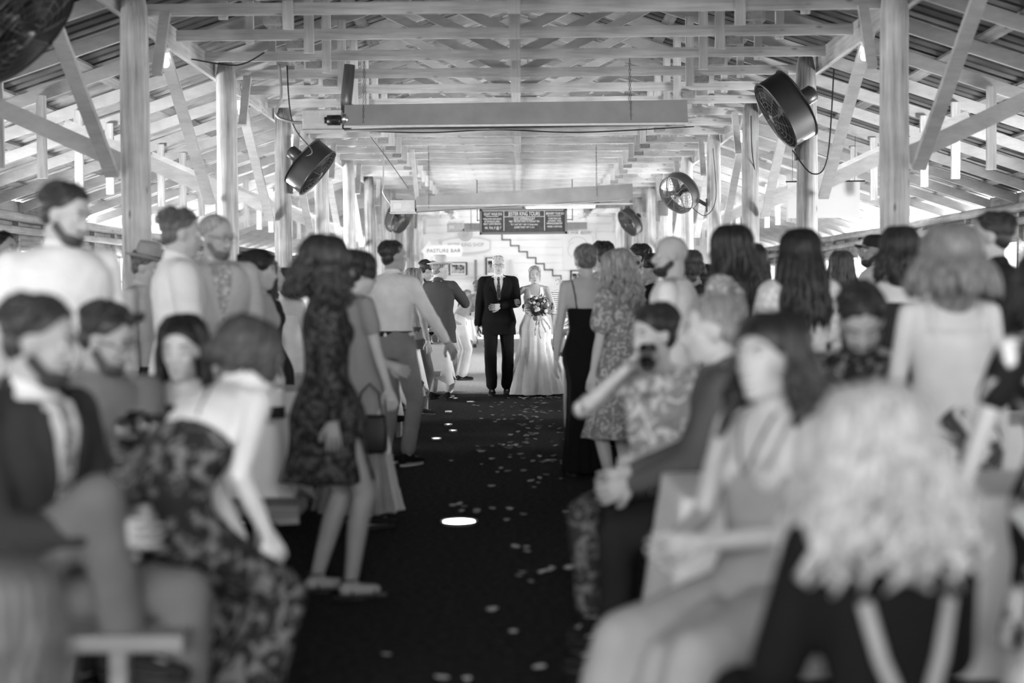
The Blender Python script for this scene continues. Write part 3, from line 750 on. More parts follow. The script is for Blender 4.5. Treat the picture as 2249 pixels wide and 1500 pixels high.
def fan(c, ax, dia, lab, mat, post, rod=True, deep=.26):
    t = thing('drum_fan', lab, 'fan', c, 0, 'drum fans on the posts')
    ax = Vector(ax).normalized(); R = ax.to_track_quat('Z', 'Y').to_matrix(); Rn = np.array(R); r = dia/2
    def L(pts): return [R@Vector(p) for p in pts]
    m = MB(); m.lathe([(r*.97, -deep/2), (r, -deep/2+.01), (r*1.0, deep/2-.01), (r*1.04, deep/2), (r*1.01, deep/2+.012), (r*.985, deep/2-.02), (r*.985, -deep/2+.02)], (0, 0, 0), 44, Rn, False); m.lathe([(r*1.0, -deep/2), (r*1.04, -deep/2-.01), (r*.97, -deep/2-.014), (r*.96, -deep/2)], (0, 0, 0), 44, Rn, False)
    m.build('drum', mat, t, True)
    for zz, nm, bul in ((deep/2, 'front_grille', .05), (-deep/2, 'rear_grille', -.04)):
        gm = MB()
        for q in (.22, .36, .50, .64, .78, .90, .985): gm.tube(L([(r*q*math.cos(a), r*q*math.sin(a), zz+bul*(1-q*q)) for a in np.linspace(0, 2*PI, 37)]), .0022, 5, cap=False)
        for i in range(12):
            a = 2*PI*i/12; gm.tube(L([(r*q*math.cos(a), r*q*math.sin(a), zz+bul*(1-q*q)) for q in (.12, .4, .7, 1.0)]), .003, 5)
        gm.lathe([(0, zz+bul+.004), (r*.13, zz+bul+.004), (r*.13, zz+bul-.004), (0, zz+bul-.004)], (0, 0, 0), 20, Rn, False); gm.build(nm, METAL_MID if mat != METAL_DARK else TUBE, t, True)
    hub = MB(); hub.tube(L([(0, 0, -.06), (0, 0, .05)]), r*.16, 16); ho = hub.build('hub', METAL_DARK, t, True)
    for i in range(4):
        b = MB(); V = []; a0 = 2*PI*i/4
        for u in np.linspace(0, 1, 7):
            rr = r*(.14+.78*u); w = .34*(1-.2*u)
            for v, zz in ((-1, -.045), (1, .045)):
                for th in (-.003, .003): V.append(R@Vector((rr*math.cos(a0+v*w*.5), rr*math.sin(a0+v*w*.5), zz*(1-.4*u)+th)))
        F = []
        for q in range(6):
            a = q*4; F += [(a, a+2, a+6, a+4), (a+1, a+5, a+7, a+3), (a, a+4, a+5, a+1), (a+2, a+3, a+7, a+6)]
        b.add([list(v) for v in V], F); b.build('blade', METAL_MID, ho)
    mo = MB(); mo.tube(L([(0, 0, -deep/2-.02), (0, 0, -deep/2-.06), (0, 0, -deep/2-.22), (0, 0, -deep/2-.25)]), [r*.15, r*.24, r*.24, r*.15], 20); mo.build('motor', METAL_DARK, t, True)
    post = Vector(post)-Vector(c); br = MB(); p1 = R@Vector((0, 0, -deep/2-.14)); br.beam(p1, p1.lerp(post, .55)+Vector((0, 0, -.06)), .05, .025, (0, 1, 0)); br.beam(p1.lerp(post, .5)+Vector((0, 0, -.06)), post, .06, .04, (0, 1, 0))
    yk = R@Vector((r*1.03, 0, 0)); yk2 = R@Vector((-r*1.03, 0, 0)); br.box(post, (.04, .10, .22)); br.build('bracket', METAL_DARK, t)
    return t
PX = lambda s: CX+s*(W-.02)
fan((-2.98, 8.3, HC+1.62), (.70, -.05, -.65), .80, 'big dark drum fan cut off by the top left corner', METAL_DARK, (PX(-1)+.12, 8.45, HC+1.35))
fan((-2.88, 19.6, HC+1.73), (.74, -.04, -.62), .74, 'dark drum fan tilted down on the third left post', METAL_DARK, (PX(-1)+.12, 19.85, HC+1.50))
fan((2.93, 15.75, HC+1.97), (-.85, -.04, -.52), .80, 'dark drum fan seen edge-on at the second right post', METAL_DARK, (PX(1)-.11, 16.05, HC+1.55))
fan((2.63, 23.6, HC+1.60), (-.62, -.55, -.45), .66, 'round wire-guarded drum fan facing the aisle, right side', METAL_MID, (PX(1)-.11, 23.75, HC+1.40), deep=.18)
fan((2.95, 38.4, HC+1.84), (-.78, -.33, -.50), .76, 'small distant drum fan beside the white wall, right', METAL_MID, (PX(1)-.11, 38.9, HC+1.60), deep=.2)
fan((-2.92, 34.2, HC+1.80), (.78, -.50, -.38), .74, 'distant drum fan half hidden behind a speaker box, left', METAL_MID, (PX(-1)+.12, 35.05, HC+1.60), deep=.2)
def speaker(x, y, z, lab):
    m = MB(); m.loft([[(x+math.copysign(abs(math.cos(a))**.6, math.cos(a))*.115*q, y+math.copysign(abs(math.sin(a))**.6, math.sin(a))*.09*q, z+zz) for a in np.linspace(0, 2*PI, 24, endpoint=False)] for zz, q in ((-.16, .8), (-.155, .95), (-.13, 1), (.13, 1), (.155, .95), (.16, .8))])
    o = m.build('speaker', plain('speaker_grey', .10, .5), None, True); tag(o, lab, 'speaker', 'wall speakers on the posts')
    b = MB(); b.box((x-math.copysign(.0, x), y+.12, z), (.05, .12, .05)); b.build('mount', METAL_DARK, o)
speaker(-3.10, 34.7, HC+1.80, 'dark grey box speaker on a left post, before a distant fan'); speaker(3.10, 31.0, HC+1.77, 'dark grey box speaker on a right post, left of the round fan')
# bulbs under the long beams
def bulb(lab):
    t = thing('light_bulb', lab, 'bulb', (0, 0, 0), 0, 'bare bulbs under the long beams')
    m = MB(); m.lathe([(.0, .0), (.055, .0), (.055, -.012), (.035, -.022), (.030, -.048), (.0, -.048)], (0, 0, HC+2.40), 20, None, False); m.build('ceramic_socket', WHITE, t, True)
    m = MB(); m.lathe([(.016, -.045), (.017, -.062), (.024, -.085), (.036, -.115), (.041, -.140), (.039, -.163), (.026, -.180), (.0, -.186)], (0, 0, HC+2.40), 22, None, False); m.build('glass_bulb', BULB, t, True)
    m = MB(); m.box((0, 0, HC+2.415), (.10, .14, .03)); m.build('mounting_block', WZ, t)
    return t
b0 = None
for s in (-1, 1):
    for k in range(0, 9):
        lab = 'glowing bare bulb under the %s long beam, %s from the camera' % (side_word(s), ORD[k].replace('nearest', 'first'))
        b = bulb(lab) if b0 is None else copy_tree(b0, lab)
        b0 = b0 or b
        b.location = (CX+s*(W+.13)-(0 if s < 0 else 0), Y0+1.66+BAY*k, 0)
# translucent sheet hanging on the right, with its strings
t = thing('hanging_sheet', 'blank pale plastic sheet hung on strings in the right side aisle', 'sheet', (4.42, 20.8, 0))
m = MB(); m.box((0, 0, HC+1.29), (1.05, .012, .52)); m.build('panel', plain('pale_plastic', .55, .4), t)
m = MB(); m.tube([(-.55, 0, HC+1.56), (.60, 0, HC+1.56)], .010, 8); m.tube([(.45, 0, HC+1.56), (.46, 0, HC+2.33)], .003, 5); m.tube([(-.45, 0, HC+1.56), (-.46, 0, HC+2.50)], .003, 5); m.build('hanging_rod', BLACK, t)
# cables and conduits
def cable(pts, r, lab, mat=None, nm='cable'):
    P_ = [Vector(p) for p in pts]; out = []
    for i in range(len(P_)-1):
        a, b, c, d = P_[max(i-1, 0)], P_[i], P_[i+1], P_[min(i+2, len(P_)-1)]
        for q in range(6):
            u = q/6; out.append(.5*((2*b)+(c-a)*u+(2*a-5*b+4*c-d)*u*u+(3*b-3*c+d-a)*u**3))
    out.append(P_[-1]); m = MB(); m.tube(out, r, 7); o = m.build(nm, mat or BLACK, None, True); tag(o, lab, 'cable'); return o
cable([(-2.62, 15.6, HC+2.50), (-2.60, 15.6, HC+2.15), (-2.66, 15.6, HC+1.95), (-2.45, 15.55, HC+1.86), (-2.30, 15.5, HC+1.86)], .016, 'grey conduit from the rafters to the nearest heater\'s burner box', GALV, 'conduit')
cable([(-2.55, 15.7, HC+2.50), (-2.53, 15.9, HC+1.9), (-2.55, 17.5, HC+1.75), (-2.9, 19.3, HC+1.85)], .008, 'black cord looping down to the dark left fan')
cable([(-2.35, 24.6, HC+2.48), (-2.36, 24.6, HC+1.9), (-2.36, 24.6, HC+1.72), (-2.22, 24.6, HC+1.50), (-2.12, 24.6, HC+1.46)], .014, 'grey conduit down to the second heater\'s burner box', GALV, 'conduit')
cable([(-2.30, 22.0, HC+2.40), (-2.1, 22.6, HC+2.12), (-1.85, 23.6, HC+1.72)], .006, 'thin wire slanting down toward the second burner box')
cable([(3.14, 19.4, HC+2.35), (3.2, 19.7, HC+1.9), (3.3, 19.9, HC+1.5)], .007, 'thin cord hanging along the third right post')
cable([(3.05, 16.0, HC+1.55), (3.25, 15.9, HC+1.28), (3.42, 15.9, HC+1.45), (3.45, 15.7, HC+2.4)], .008, 'black cord looping under the edge-on right fan')
cable([(2.85, 23.6, HC+1.35), (3.05, 23.5, HC+1.22), (3.22, 23.5, HC+1.5), (3.15, 23.3, HC+2.3)], .006, 'black cord looping beside the round right fan')
cable([(-2.6, 21.3, HC+2.42), (-1.4, 21.3, HC+2.38), (-.3, 21.3, HC+2.41), (.9, 21.3, HC+2.36), (2.6, 21.3, HC+2.43)], .010, 'dark cable running across a truss chord above the second heater')
cable([(-3.35, 14.6, HC+2.4), (-2.9, 14.7, HC+2.35), (-2.6, 14.6, HC+2.46)], .008, 'short black cord draped from the left long beam')
cable([(-1.5, 11.9, HC+2.46), (-2.2, 11.9, HC+2.44), (-2.9, 11.9, HC+2.47)], .012, 'corrugated pale conduit along the nearest truss chord', GALV, 'conduit')
# ------------------------------------------------------------------ writing
def text(body, size, loc, mat, parent=None, name='lettering', align='CENTER', ext=.002, sx=1.0, rot=(PI/2, 0, 0), shear=0.0, off=0.0):
    cu = bpy.data.curves.new(name, 'FONT'); cu.body = body; cu.size = size; cu.align_x = align; cu.align_y = 'CENTER'; cu.extrude = ext; cu.shear = shear; cu.offset = off
    tmp = bpy.data.objects.new('tmp', cu); COL.objects.link(tmp); bpy.context.view_layer.update()
    me = bpy.data.meshes.new_from_object(tmp.evaluated_get(bpy.context.evaluated_depsgraph_get())); bpy.data.objects.remove(tmp); bpy.data.curves.remove(cu)
    o = bpy.data.objects.new(name, me); COL.objects.link(o); o.location = loc; o.rotation_euler = rot; o.scale = (sx, 1, 1); me.materials.clear(); me.materials.append(mat)
    if parent: o.parent = parent
    return o
CHALK = plain('chalk', .62, .9); SLATE = plain('slate_board', .045, .8, noise=.25, nscale=9); FRAMEG = plain('board_frame', .11, .6)
t = thing('chalkboard', 'long hanging chalkboard with three columns of chalked tour times', 'chalkboard', (.065, 31.915, HC+1.565))
m = MB(); m.box((0, .02, 0), (1.88, .03, .50)); m.build('slate', SLATE, t)
m = MB()
for a, b, c_, d in ((0, .265, 1.96, .05), (0, -.265, 1.96, .05), (-.955, 0, .05, .58), (.955, 0, .05, .58)): m.box((a, 0, b), (c_, .05, d))
m.build('frame', FRAMEG, t)
m = MB(); m.box((-.435, -.002, .01), (.010, .008, .44)); m.box((.475, -.002, .01), (.010, .008, .44)); m.box((.02, -.002, .105), (.90, .008, .008)); m.box((-.70, -.002, .115), (.28, .006, .008)); m.box((.69, -.002, .115), (.30, .006, .008)); m.box((0.0, -.002, .030), (.42, .006, .006)); m.box((0, -.002, .235), (1.8, .006, .006)); m.build('chalk_rule', CHALK, t)
for s_, z_, x_, y_, wx in (('GOAT WALK $10', .085, -.68, .165, .62), ('*WALK WITH OUR GOATS', .058, -.70, .055, .60), ('IN THE FIELD & LEARN', .058, -.70, .0, .60), ('ABOUT GOATS GRAZING', .058, -.70, -.055, .60), ('W, TH, F @ 7', .080, -.68, -.145, .80),
                    ('JESTER KING TOURS', .120, .02, .165, .66), ('GOAT EXPERIENCE $10', .070, .02, .062, .66), ('*MEET THE GOAT FAMILY IN THE GOAT PEN', .058, .02, -.005, .60), ('TH, F 2,4-8 * SAT + SUN 11-2 (every hour)', .058, .02, -.070, .60), ('GUIDED TOURS * SAT 12-12-4', .058, .02, -.135, .60),
                    ('BREWERY TOUR $10', .080, .71, .165, .56), ('*COME MAKE OUR', .058, .70, .055, .60), ('AUTHENTIC TEXAS', .058, .70, .0, .60), ('FARMHOUSE BREWERY', .058, .70, -.055, .60), ('HOURS: 1-4 SAT+SUN', .058, .70, -.125, .60)):
    text(s_, z_*.98, (x_, -.004, y_), CHALK, t, sx=wx, shear=.0)
m = MB(); m.box((-1.03, 0, .48), (.02, .03, .94)); m.box((1.10, 0, .48), (.02, .03, .94)); m.box((1.04, 0, .03), (.14, .03, .02)); m.box((-1.0, 0, .03), (.08, .03, .02)); m.box((0, .02, .42), (.04, .02, .28)); m.build('hanging_bracket', METAL_DARK, t)
# arrow sign on the last left post
GREYL = plain('sign_lettering_grey', .14, .7); SIGNW = plain('sign_white', .80, .5); SIGNE = plain('sign_edge', .62, .6)
t = thing('arrow_sign', 'white arrow-shaped wooden sign pointing left above the straw hat', 'sign', (-2.52, 46.25, HC+1.33))
out = [(-.72, 0), (-.44, .33), (-.42, .19), (.58, .19), (.66, .0), (.58, -.19), (-.42, -.19), (-.44, -.33)]
m = MB(); m.loft([[(x, -.02, z) for x, z in out], [(x, .02, z) for x, z in out]]); m.build('board', SIGNW, t)
text('PASTURE BAR', .17, (.02, -.022, .0), GREYL, t, sx=1.05)
m = MB(); m.box((-.62, .20, 0), (.06, .40, .05)); m.build('wall_bracket', METAL_DARK, t)
# shop sign on the far wall
YW = YF-.02
t = thing('shop_sign', 'pale oval sign topped by a round crest on the white wall', 'sign', (-1.86, YW-.03, HC+1.62))
def pill(w, h, q=.5): return [(math.copysign(min(w, abs(math.cos(a))*(w+h*.6)), math.cos(a)), math.sin(a)*h) for a in np.linspace(0, 2*PI, 48, endpoint=False)]
for (w, h, yy, mt, nm) in ((.86, .30, .02, SIGNE, 'border'), (.80, .24, .005, SIGNW, 'board')):
    m = MB(); m.loft([[(x, yy-.01, z-.05) for x, z in pill(w, h)], [(x, yy+.02, z-.05) for x, z in pill(w, h)]]); m.build(nm, mt, t)
text('JESTER KING SHOP', .17, (0, -.008, -.04), plain('sign_lettering_pale', .34, .7), t, sx=.86)
m = MB(); m.lathe([(0, 0), (.25, 0), (.25, .03), (0, .03)], (0, .02, .33), 36, np.array(Matrix.Rotation(PI/2, 3, 'X')), False); m.build('crest', SIGNE, t)
m = MB()
for r in (.21, .15, .10): m.tube([(r*math.cos(a), -.015, .33+r*math.sin(a)*1.05) for a in np.linspace(0, 2*PI, 31)], .008, 5, cap=False)
for q in (-.05, 0, .05): m.box((q, -.015, .33), (.008, .006, .19)); m.box((0, -.015, .33+q), (.19, .006, .008))
m.build('crest_lines', plain('sign_lettering_pale', .34, .7), t)
# poster
t = thing('poster', 'large pale poster with slanted heading and line drawing on white wall', 'poster', (1.98, YW-.015, HC+1.40))
m = MB(); m.box((0, .01, 0), (1.10, .012, 1.36)); m.build('sheet', plain('poster_paper', .74, .8), t)
text('KWIK BEER?', .16, (0, -.0, .56), plain('poster_ink', .16, .8), t, sx=.98, shear=.25)
m = MB()
for cx_, cz, r1, r2, a0, a1 in ((-.05, .12, .33, .30, .2, 2.9), (-.18, -.02, .20, .25, 1.5, 4.4), (.0, -.30, .16, .18, 2.6, 5.6), (.38, .28, .10, .22, -1.2, 1.0), (.30, -.20, .16, .25, -1.0, 1.6)):
    m.tube([(cx_+r1*math.cos(a), -.0, cz+r2*math.sin(a)) for a in np.linspace(a0, a1, 16)], .006, 5)
m.build('ink_lines', plain('poster_ink_pale', .40, .8), t)
# stepped dark line fixed to the wall
m = MB(); x, z = (1086-1145)/64.9, HC+(640-500)/64.9; sx_, sz = 18.4/64.9, 13.3/64.9
for i in range(9):
    m.box((x, YW, z-sz/2), (.035, .02, sz+.03)); z -= sz; m.box((x+sx_/2, YW, z), (sx_+.03, .02, .035)); x += sx_
tag(m.build('stepped_trim', DARKLINE), 'thin dark stair-stepped line running down the white wall', 'trim')
# framed pictures
def picture(x, z, w, h, lab, art=True):
    t = thing('framed_picture', lab, 'picture', (x, YW-.02, z)); fr = .03
    m = MB()
    for a, b, c_, d in ((0, h/2, w, fr), (0, -h/2, w, fr), (-w/2, 0, fr, h), (w/2, 0, fr, h)): m.box((a, 0, b), (c_+fr, .04, d))
    m.build('frame', DARKLINE, t); m = MB(); m.box((0, .008, 0), (w, .012, h)); m.build('mount_board', SIGNW, t)
    if art: m = MB(); m.box((0, -.002, 0), (w*.76, .008, h*.68)); m.build('photograph', print_mat('mono_photo', .02, .45, 5, .5, .08), t)
picture((1007-1145)/64.9, HC+.77, .58, .43, 'framed black-and-white photograph left of the older man\'s head'); picture((1084-1145)/64.9, HC+.84, .46, .60, 'taller framed picture half hidden behind the older man\'s head'); picture((1268-1145)/64.9, HC+.40, .40, .55, 'framed picture low behind the black gown\'s shoulder')
m = MB(); m.box((-1.45, YW-.06, HC+.54), (2.7, .14, .04)); m.box((-1.45, YW-.06, HC+.02), (2.7, .10, .04)); tag(m.build('wall_shelf', SIGNE), 'long narrow pale shelf on the white wall below the pictures', 'shelf')
m = MB(); m.box(((1046-1145)/64.9, YW-.12, HC+.55), (.09, .09, 1.05)); tag(m.build('upright_stud', plain('stud_grey', .22, .7)), 'dark upright post against the wall left of the older man', 'upright')
m = MB(); m.box(((1121-1145)/64.9, YW-.12, HC+.72), (.09, .09, .70)); tag(m.build('upright_stud', plain('stud_pale', .50, .7)), 'pale upright post on the wall between the older man and the bride', 'upright')
# fittings high on the wall
t = thing('ceiling_box', 'small pale projector box with cable high on the white wall, left', 'box', (-2.0, 44.5, HC+2.1)); m = MB(); m.box((0, 0, 0), (.5, .3, .22)); m.build('case', METAL_PALE, t); m = MB(); m.tube([(-.25, 0, 0), (-.5, 0, -.05), (-.55, 0, .3), (-.45, 0, .42)], .012, 6); m.build('cable', METAL_PALE, t, True)
# clear plastic curtains at the left windows
for i, (y, lab) in enumerate([(22.6, 'pale translucent window curtain between tall man and first log post'), (30.2, 'pale translucent window curtain further along the left wall')]):
    m = MB(); n = 40; rows = []
    for z in (2.1, 1.6, 1.1, .9): rows.append([(CX-XO+.10+.03*math.sin(j*.9+z), y-.7+1.4*j/n, z) for j in range(n+1)])
    V = [p for r_ in rows for p in r_]; F = [(i2*(n+1)+j, i2*(n+1)+j+1, (i2+1)*(n+1)+j+1, (i2+1)*(n+1)+j) for i2 in range(3) for j in range(n)]
    m.add(V, F); o = m.build('window_curtain', plain('thin_plastic', .8, .5), None, True); o.modifiers.new('thickness', 'SOLIDIFY').thickness = .003; tag(o, lab, 'curtain')
# ------------------------------------------------------------------ people
def V3(*a): return Vector(a)
def two_bone(a, c, l1, l2, pole):
    d = c-a; L = d.length
    if L > (l1+l2)*0.998: c = a+d*((l1+l2)*0.998/L); d = c-a; L = d.length
    if L < abs(l1-l2)+0.03: L = abs(l1-l2)+0.03; d = d.normalized()*L; c = a+d
    n = d/L; x = (l1*l1-l2*l2+L*L)/(2*L); h = math.sqrt(max(0, l1*l1-x*x))
    p = pole-n*pole.dot(n); p.normalize()
    return a+n*x+p*h, c
TORSO_M = [(-.10, .150, .102), (-.04, .170, .118), (.05, .163, .112), (.15, .146, .100), (.25, .158, .108), (.36, .176, .118), (.44, .172, .110), (.495, .130, .086), (.53, .075, .064)]
TORSO_F = [(-.10, .160, .108), (-.04, .176, .122), (.05, .158, .108), (.14, .124, .090), (.24, .132, .096), (.34, .146, .108), (.42, .142, .094), (.475, .112, .074), (.52, .058, .055)]
JOBS = []     # (temp object, callback)
PEOPLE = []
def mats_skin(v):
    return plain('skin_%03d' % int(v*1000), v, 0.55, noise=0.06, nscale=14, spec=0.35)
def mat_of(x):
    """clothing material from a tuple (kind, values...)"""
    k = x[0]
    if k == 'p': return plain('cloth_%03d' % int(x[1]*1000), x[1], 0.88, noise=0.07, nscale=9, bump=0.22, bscale=60, spec=0.12)
    if k == 'suit': return plain('wool_%03d' % int(x[1]*1000), x[1], 0.92, noise=0.10, nscale=160, bump=0.3, bscale=320, spec=0.10)
    if k == 'floral': return print_mat('floral_%d_%d_%d' % (x[1]*1000, x[2]*1000, x[3]), x[1], x[2], x[3], x[4] if len(x) > 4 else 0.54, 0.05)
    if k == 'stripe': return print_mat('stripe_%d_%d_%d_%s' % (x[1]*1000, x[2]*1000, x[3], x[4]), x[1], x[2], x[3], 0.5, 0.08, x[4])
    if k == 'spots': return print_mat('spots_%d_%d_%d' % (x[1]*1000, x[2]*1000, x[3]), x[1], x[2], x[3], 0.42, 0.08, 'spots')
def hair_mat(v):
    n = 'hair_%03d' % int(v*1000)
    if n in MATS: return MATS[n]
    m, nt, b = _nodes(n)
    tc = nt.nodes.new('ShaderNodeTexCoord'); mp = nt.nodes.new('ShaderNodeMapping'); mp.inputs['Scale'].default_value = (1, 1, 0.16)
    nt.links.new(tc.outputs['Object'], mp.inputs['Vector'])
    nz = nt.nodes.new('ShaderNodeTexNoise'); nz.inputs['Scale'].default_value = 75; nz.inputs['Detail'].default_value = 4
    nt.links.new(mp.outputs[0], nz.inputs['Vector'])
    r = nt.nodes.new('ShaderNodeMapRange'); r.inputs[1].default_value = .3; r.inputs[2].default_value = .7; r.inputs[3].default_value = v*0.45; r.inputs[4].default_value = min(.9, v*1.6)
    nt.links.new(nz.outputs['Fac'], r.inputs[0]); nt.links.new(r.outputs[0], b.inputs['Base Color'])
    b.inputs['Roughness'].default_value = 0.45; b.inputs['Specular IOR Level'].default_value = 0.4
    bp = nt.nodes.new('ShaderNodeBump'); bp.inputs['Strength'].default_value = 0.6; bp.inputs['Distance'].default_value = 0.01
    nt.links.new(nz.outputs['Fac'], bp.inputs['Height']); nt.links.new(bp.outputs[0], b.inputs['Normal'])
    MATS[n] = m; return m

def job(mb, voxel, smooth, cb):
    Vt, F = mb.arrays()
    me = bpy.data.meshes.new('tmp'); me.from_pydata(Vt.tolist(), [], F); me.update()
    o = bpy.data.objects.new('tmp', me); COL.objects.link(o)
    m = o.modifiers.new('r', 'REMESH'); m.mode = 'VOXEL'; m.voxel_size = voxel; m.adaptivity = 0.0
    if smooth:
        s = o.modifiers.new('s', 'SMOOTH'); s.factor = 0.5; s.iterations = smooth
    JOBS.append((o, cb))
def run_jobs():
    bpy.context.view_layer.update()
    dg = bpy.context.evaluated_depsgraph_get()
    res = []
    for o, cb in JOBS:
        ev = o.evaluated_get(dg); me = ev.to_mesh()
        n = len(me.vertices); co = np.empty(n*3, 'f'); me.vertices.foreach_get('co', co)
        no = np.empty(n*3, 'f'); me.vertices.foreach_get('normal', no)
        nl = len(me.loops); li = np.empty(nl, 'i'); me.loops.foreach_get('vertex_index', li)
        ls = np.empty(len(me.polygons), 'i'); me.polygons.foreach_get('loop_start', ls)
        lt = np.empty(len(me.polygons), 'i'); me.polygons.foreach_get('loop_total', lt)
        res.append((cb, co.reshape(-1, 3).astype(float), no.reshape(-1, 3).astype(float), li, ls, lt))
        ev.to_mesh_clear()
    for o, cb in JOBS:
        me = o.data; bpy.data.objects.remove(o); bpy.data.meshes.remove(me)
    JOBS.clear()
    for r in res: r[0](*r[1:])
def final_mesh(name, co, li, ls, lt, mats, extras=(), parent=None):
    """remeshed surface + extra pieces (MB, material index) as one mesh object"""
    Vs = [co]; L = [li]; T = [lt]; M = [np.zeros(len(lt), 'i')]; n = len(co)
    for mb, mi in extras:
        v, f = mb.arrays()
        if not len(v): continue
        Vs.append(v); L.append(np.array([i for q in f for i in q], 'i')+n); T.append(np.array([len(q) for q in f], 'i')); M.append(np.full(len(f), mi, 'i')); n += len(v)
    Vt = np.concatenate(Vs); Li = np.concatenate(L); Lt = np.concatenate(T); Mi = np.concatenate(M)
    Ls = np.concatenate([[0], np.cumsum(Lt)[:-1]]).astype('i')
    me = bpy.data.meshes.new(name)
    me.vertices.add(len(Vt)); me.vertices.foreach_set('co', Vt.astype('f').ravel())
    me.loops.add(len(Li)); me.loops.foreach_set('vertex_index', Li)
    me.polygons.add(len(Lt)); me.polygons.foreach_set('loop_start', Ls); me.polygons.foreach_set('loop_total', Lt)
    for m in mats: me.materials.append(m)
    me.polygons.foreach_set('material_index', Mi)
    me.polygons.foreach_set('use_smooth', np.ones(len(Lt), bool))
    me.update(calc_edges=True); me.validate()
    o = bpy.data.objects.new(name, me); COL.objects.link(o)
    if parent: o.parent = parent
    return o
def wrinkle(co, no, amp, seed, fr=1.0):
    r = np.random.default_rng(seed); d = np.zeros(len(co))
    q = co + 0.035*np.sin(co[:, [1, 2, 0]]*9*fr + r.uniform(0, 6, 3))
    for k, a in ((11, 1.0), (19, .7), (31, .45), (50, .25)):
        for _ in range(2):
            w = r.normal(size=3); w[2] *= 0.55; w /= np.linalg.norm(w)
            s = np.sin(q@w*k*fr + r.uniform(0, 6)); d += a*(1-np.abs(s)*1.7)
    return co + no*(amp*d/2.4)[:, None]

def rot_head(Rt, yaw, pitch, tilt):
    return Rt @ Matrix.Rotation(rad(yaw), 3, 'Z') @ Matrix.Rotation(rad(-pitch), 3, 'X') @ Matrix.Rotation(rad(tilt), 3, 'Y')

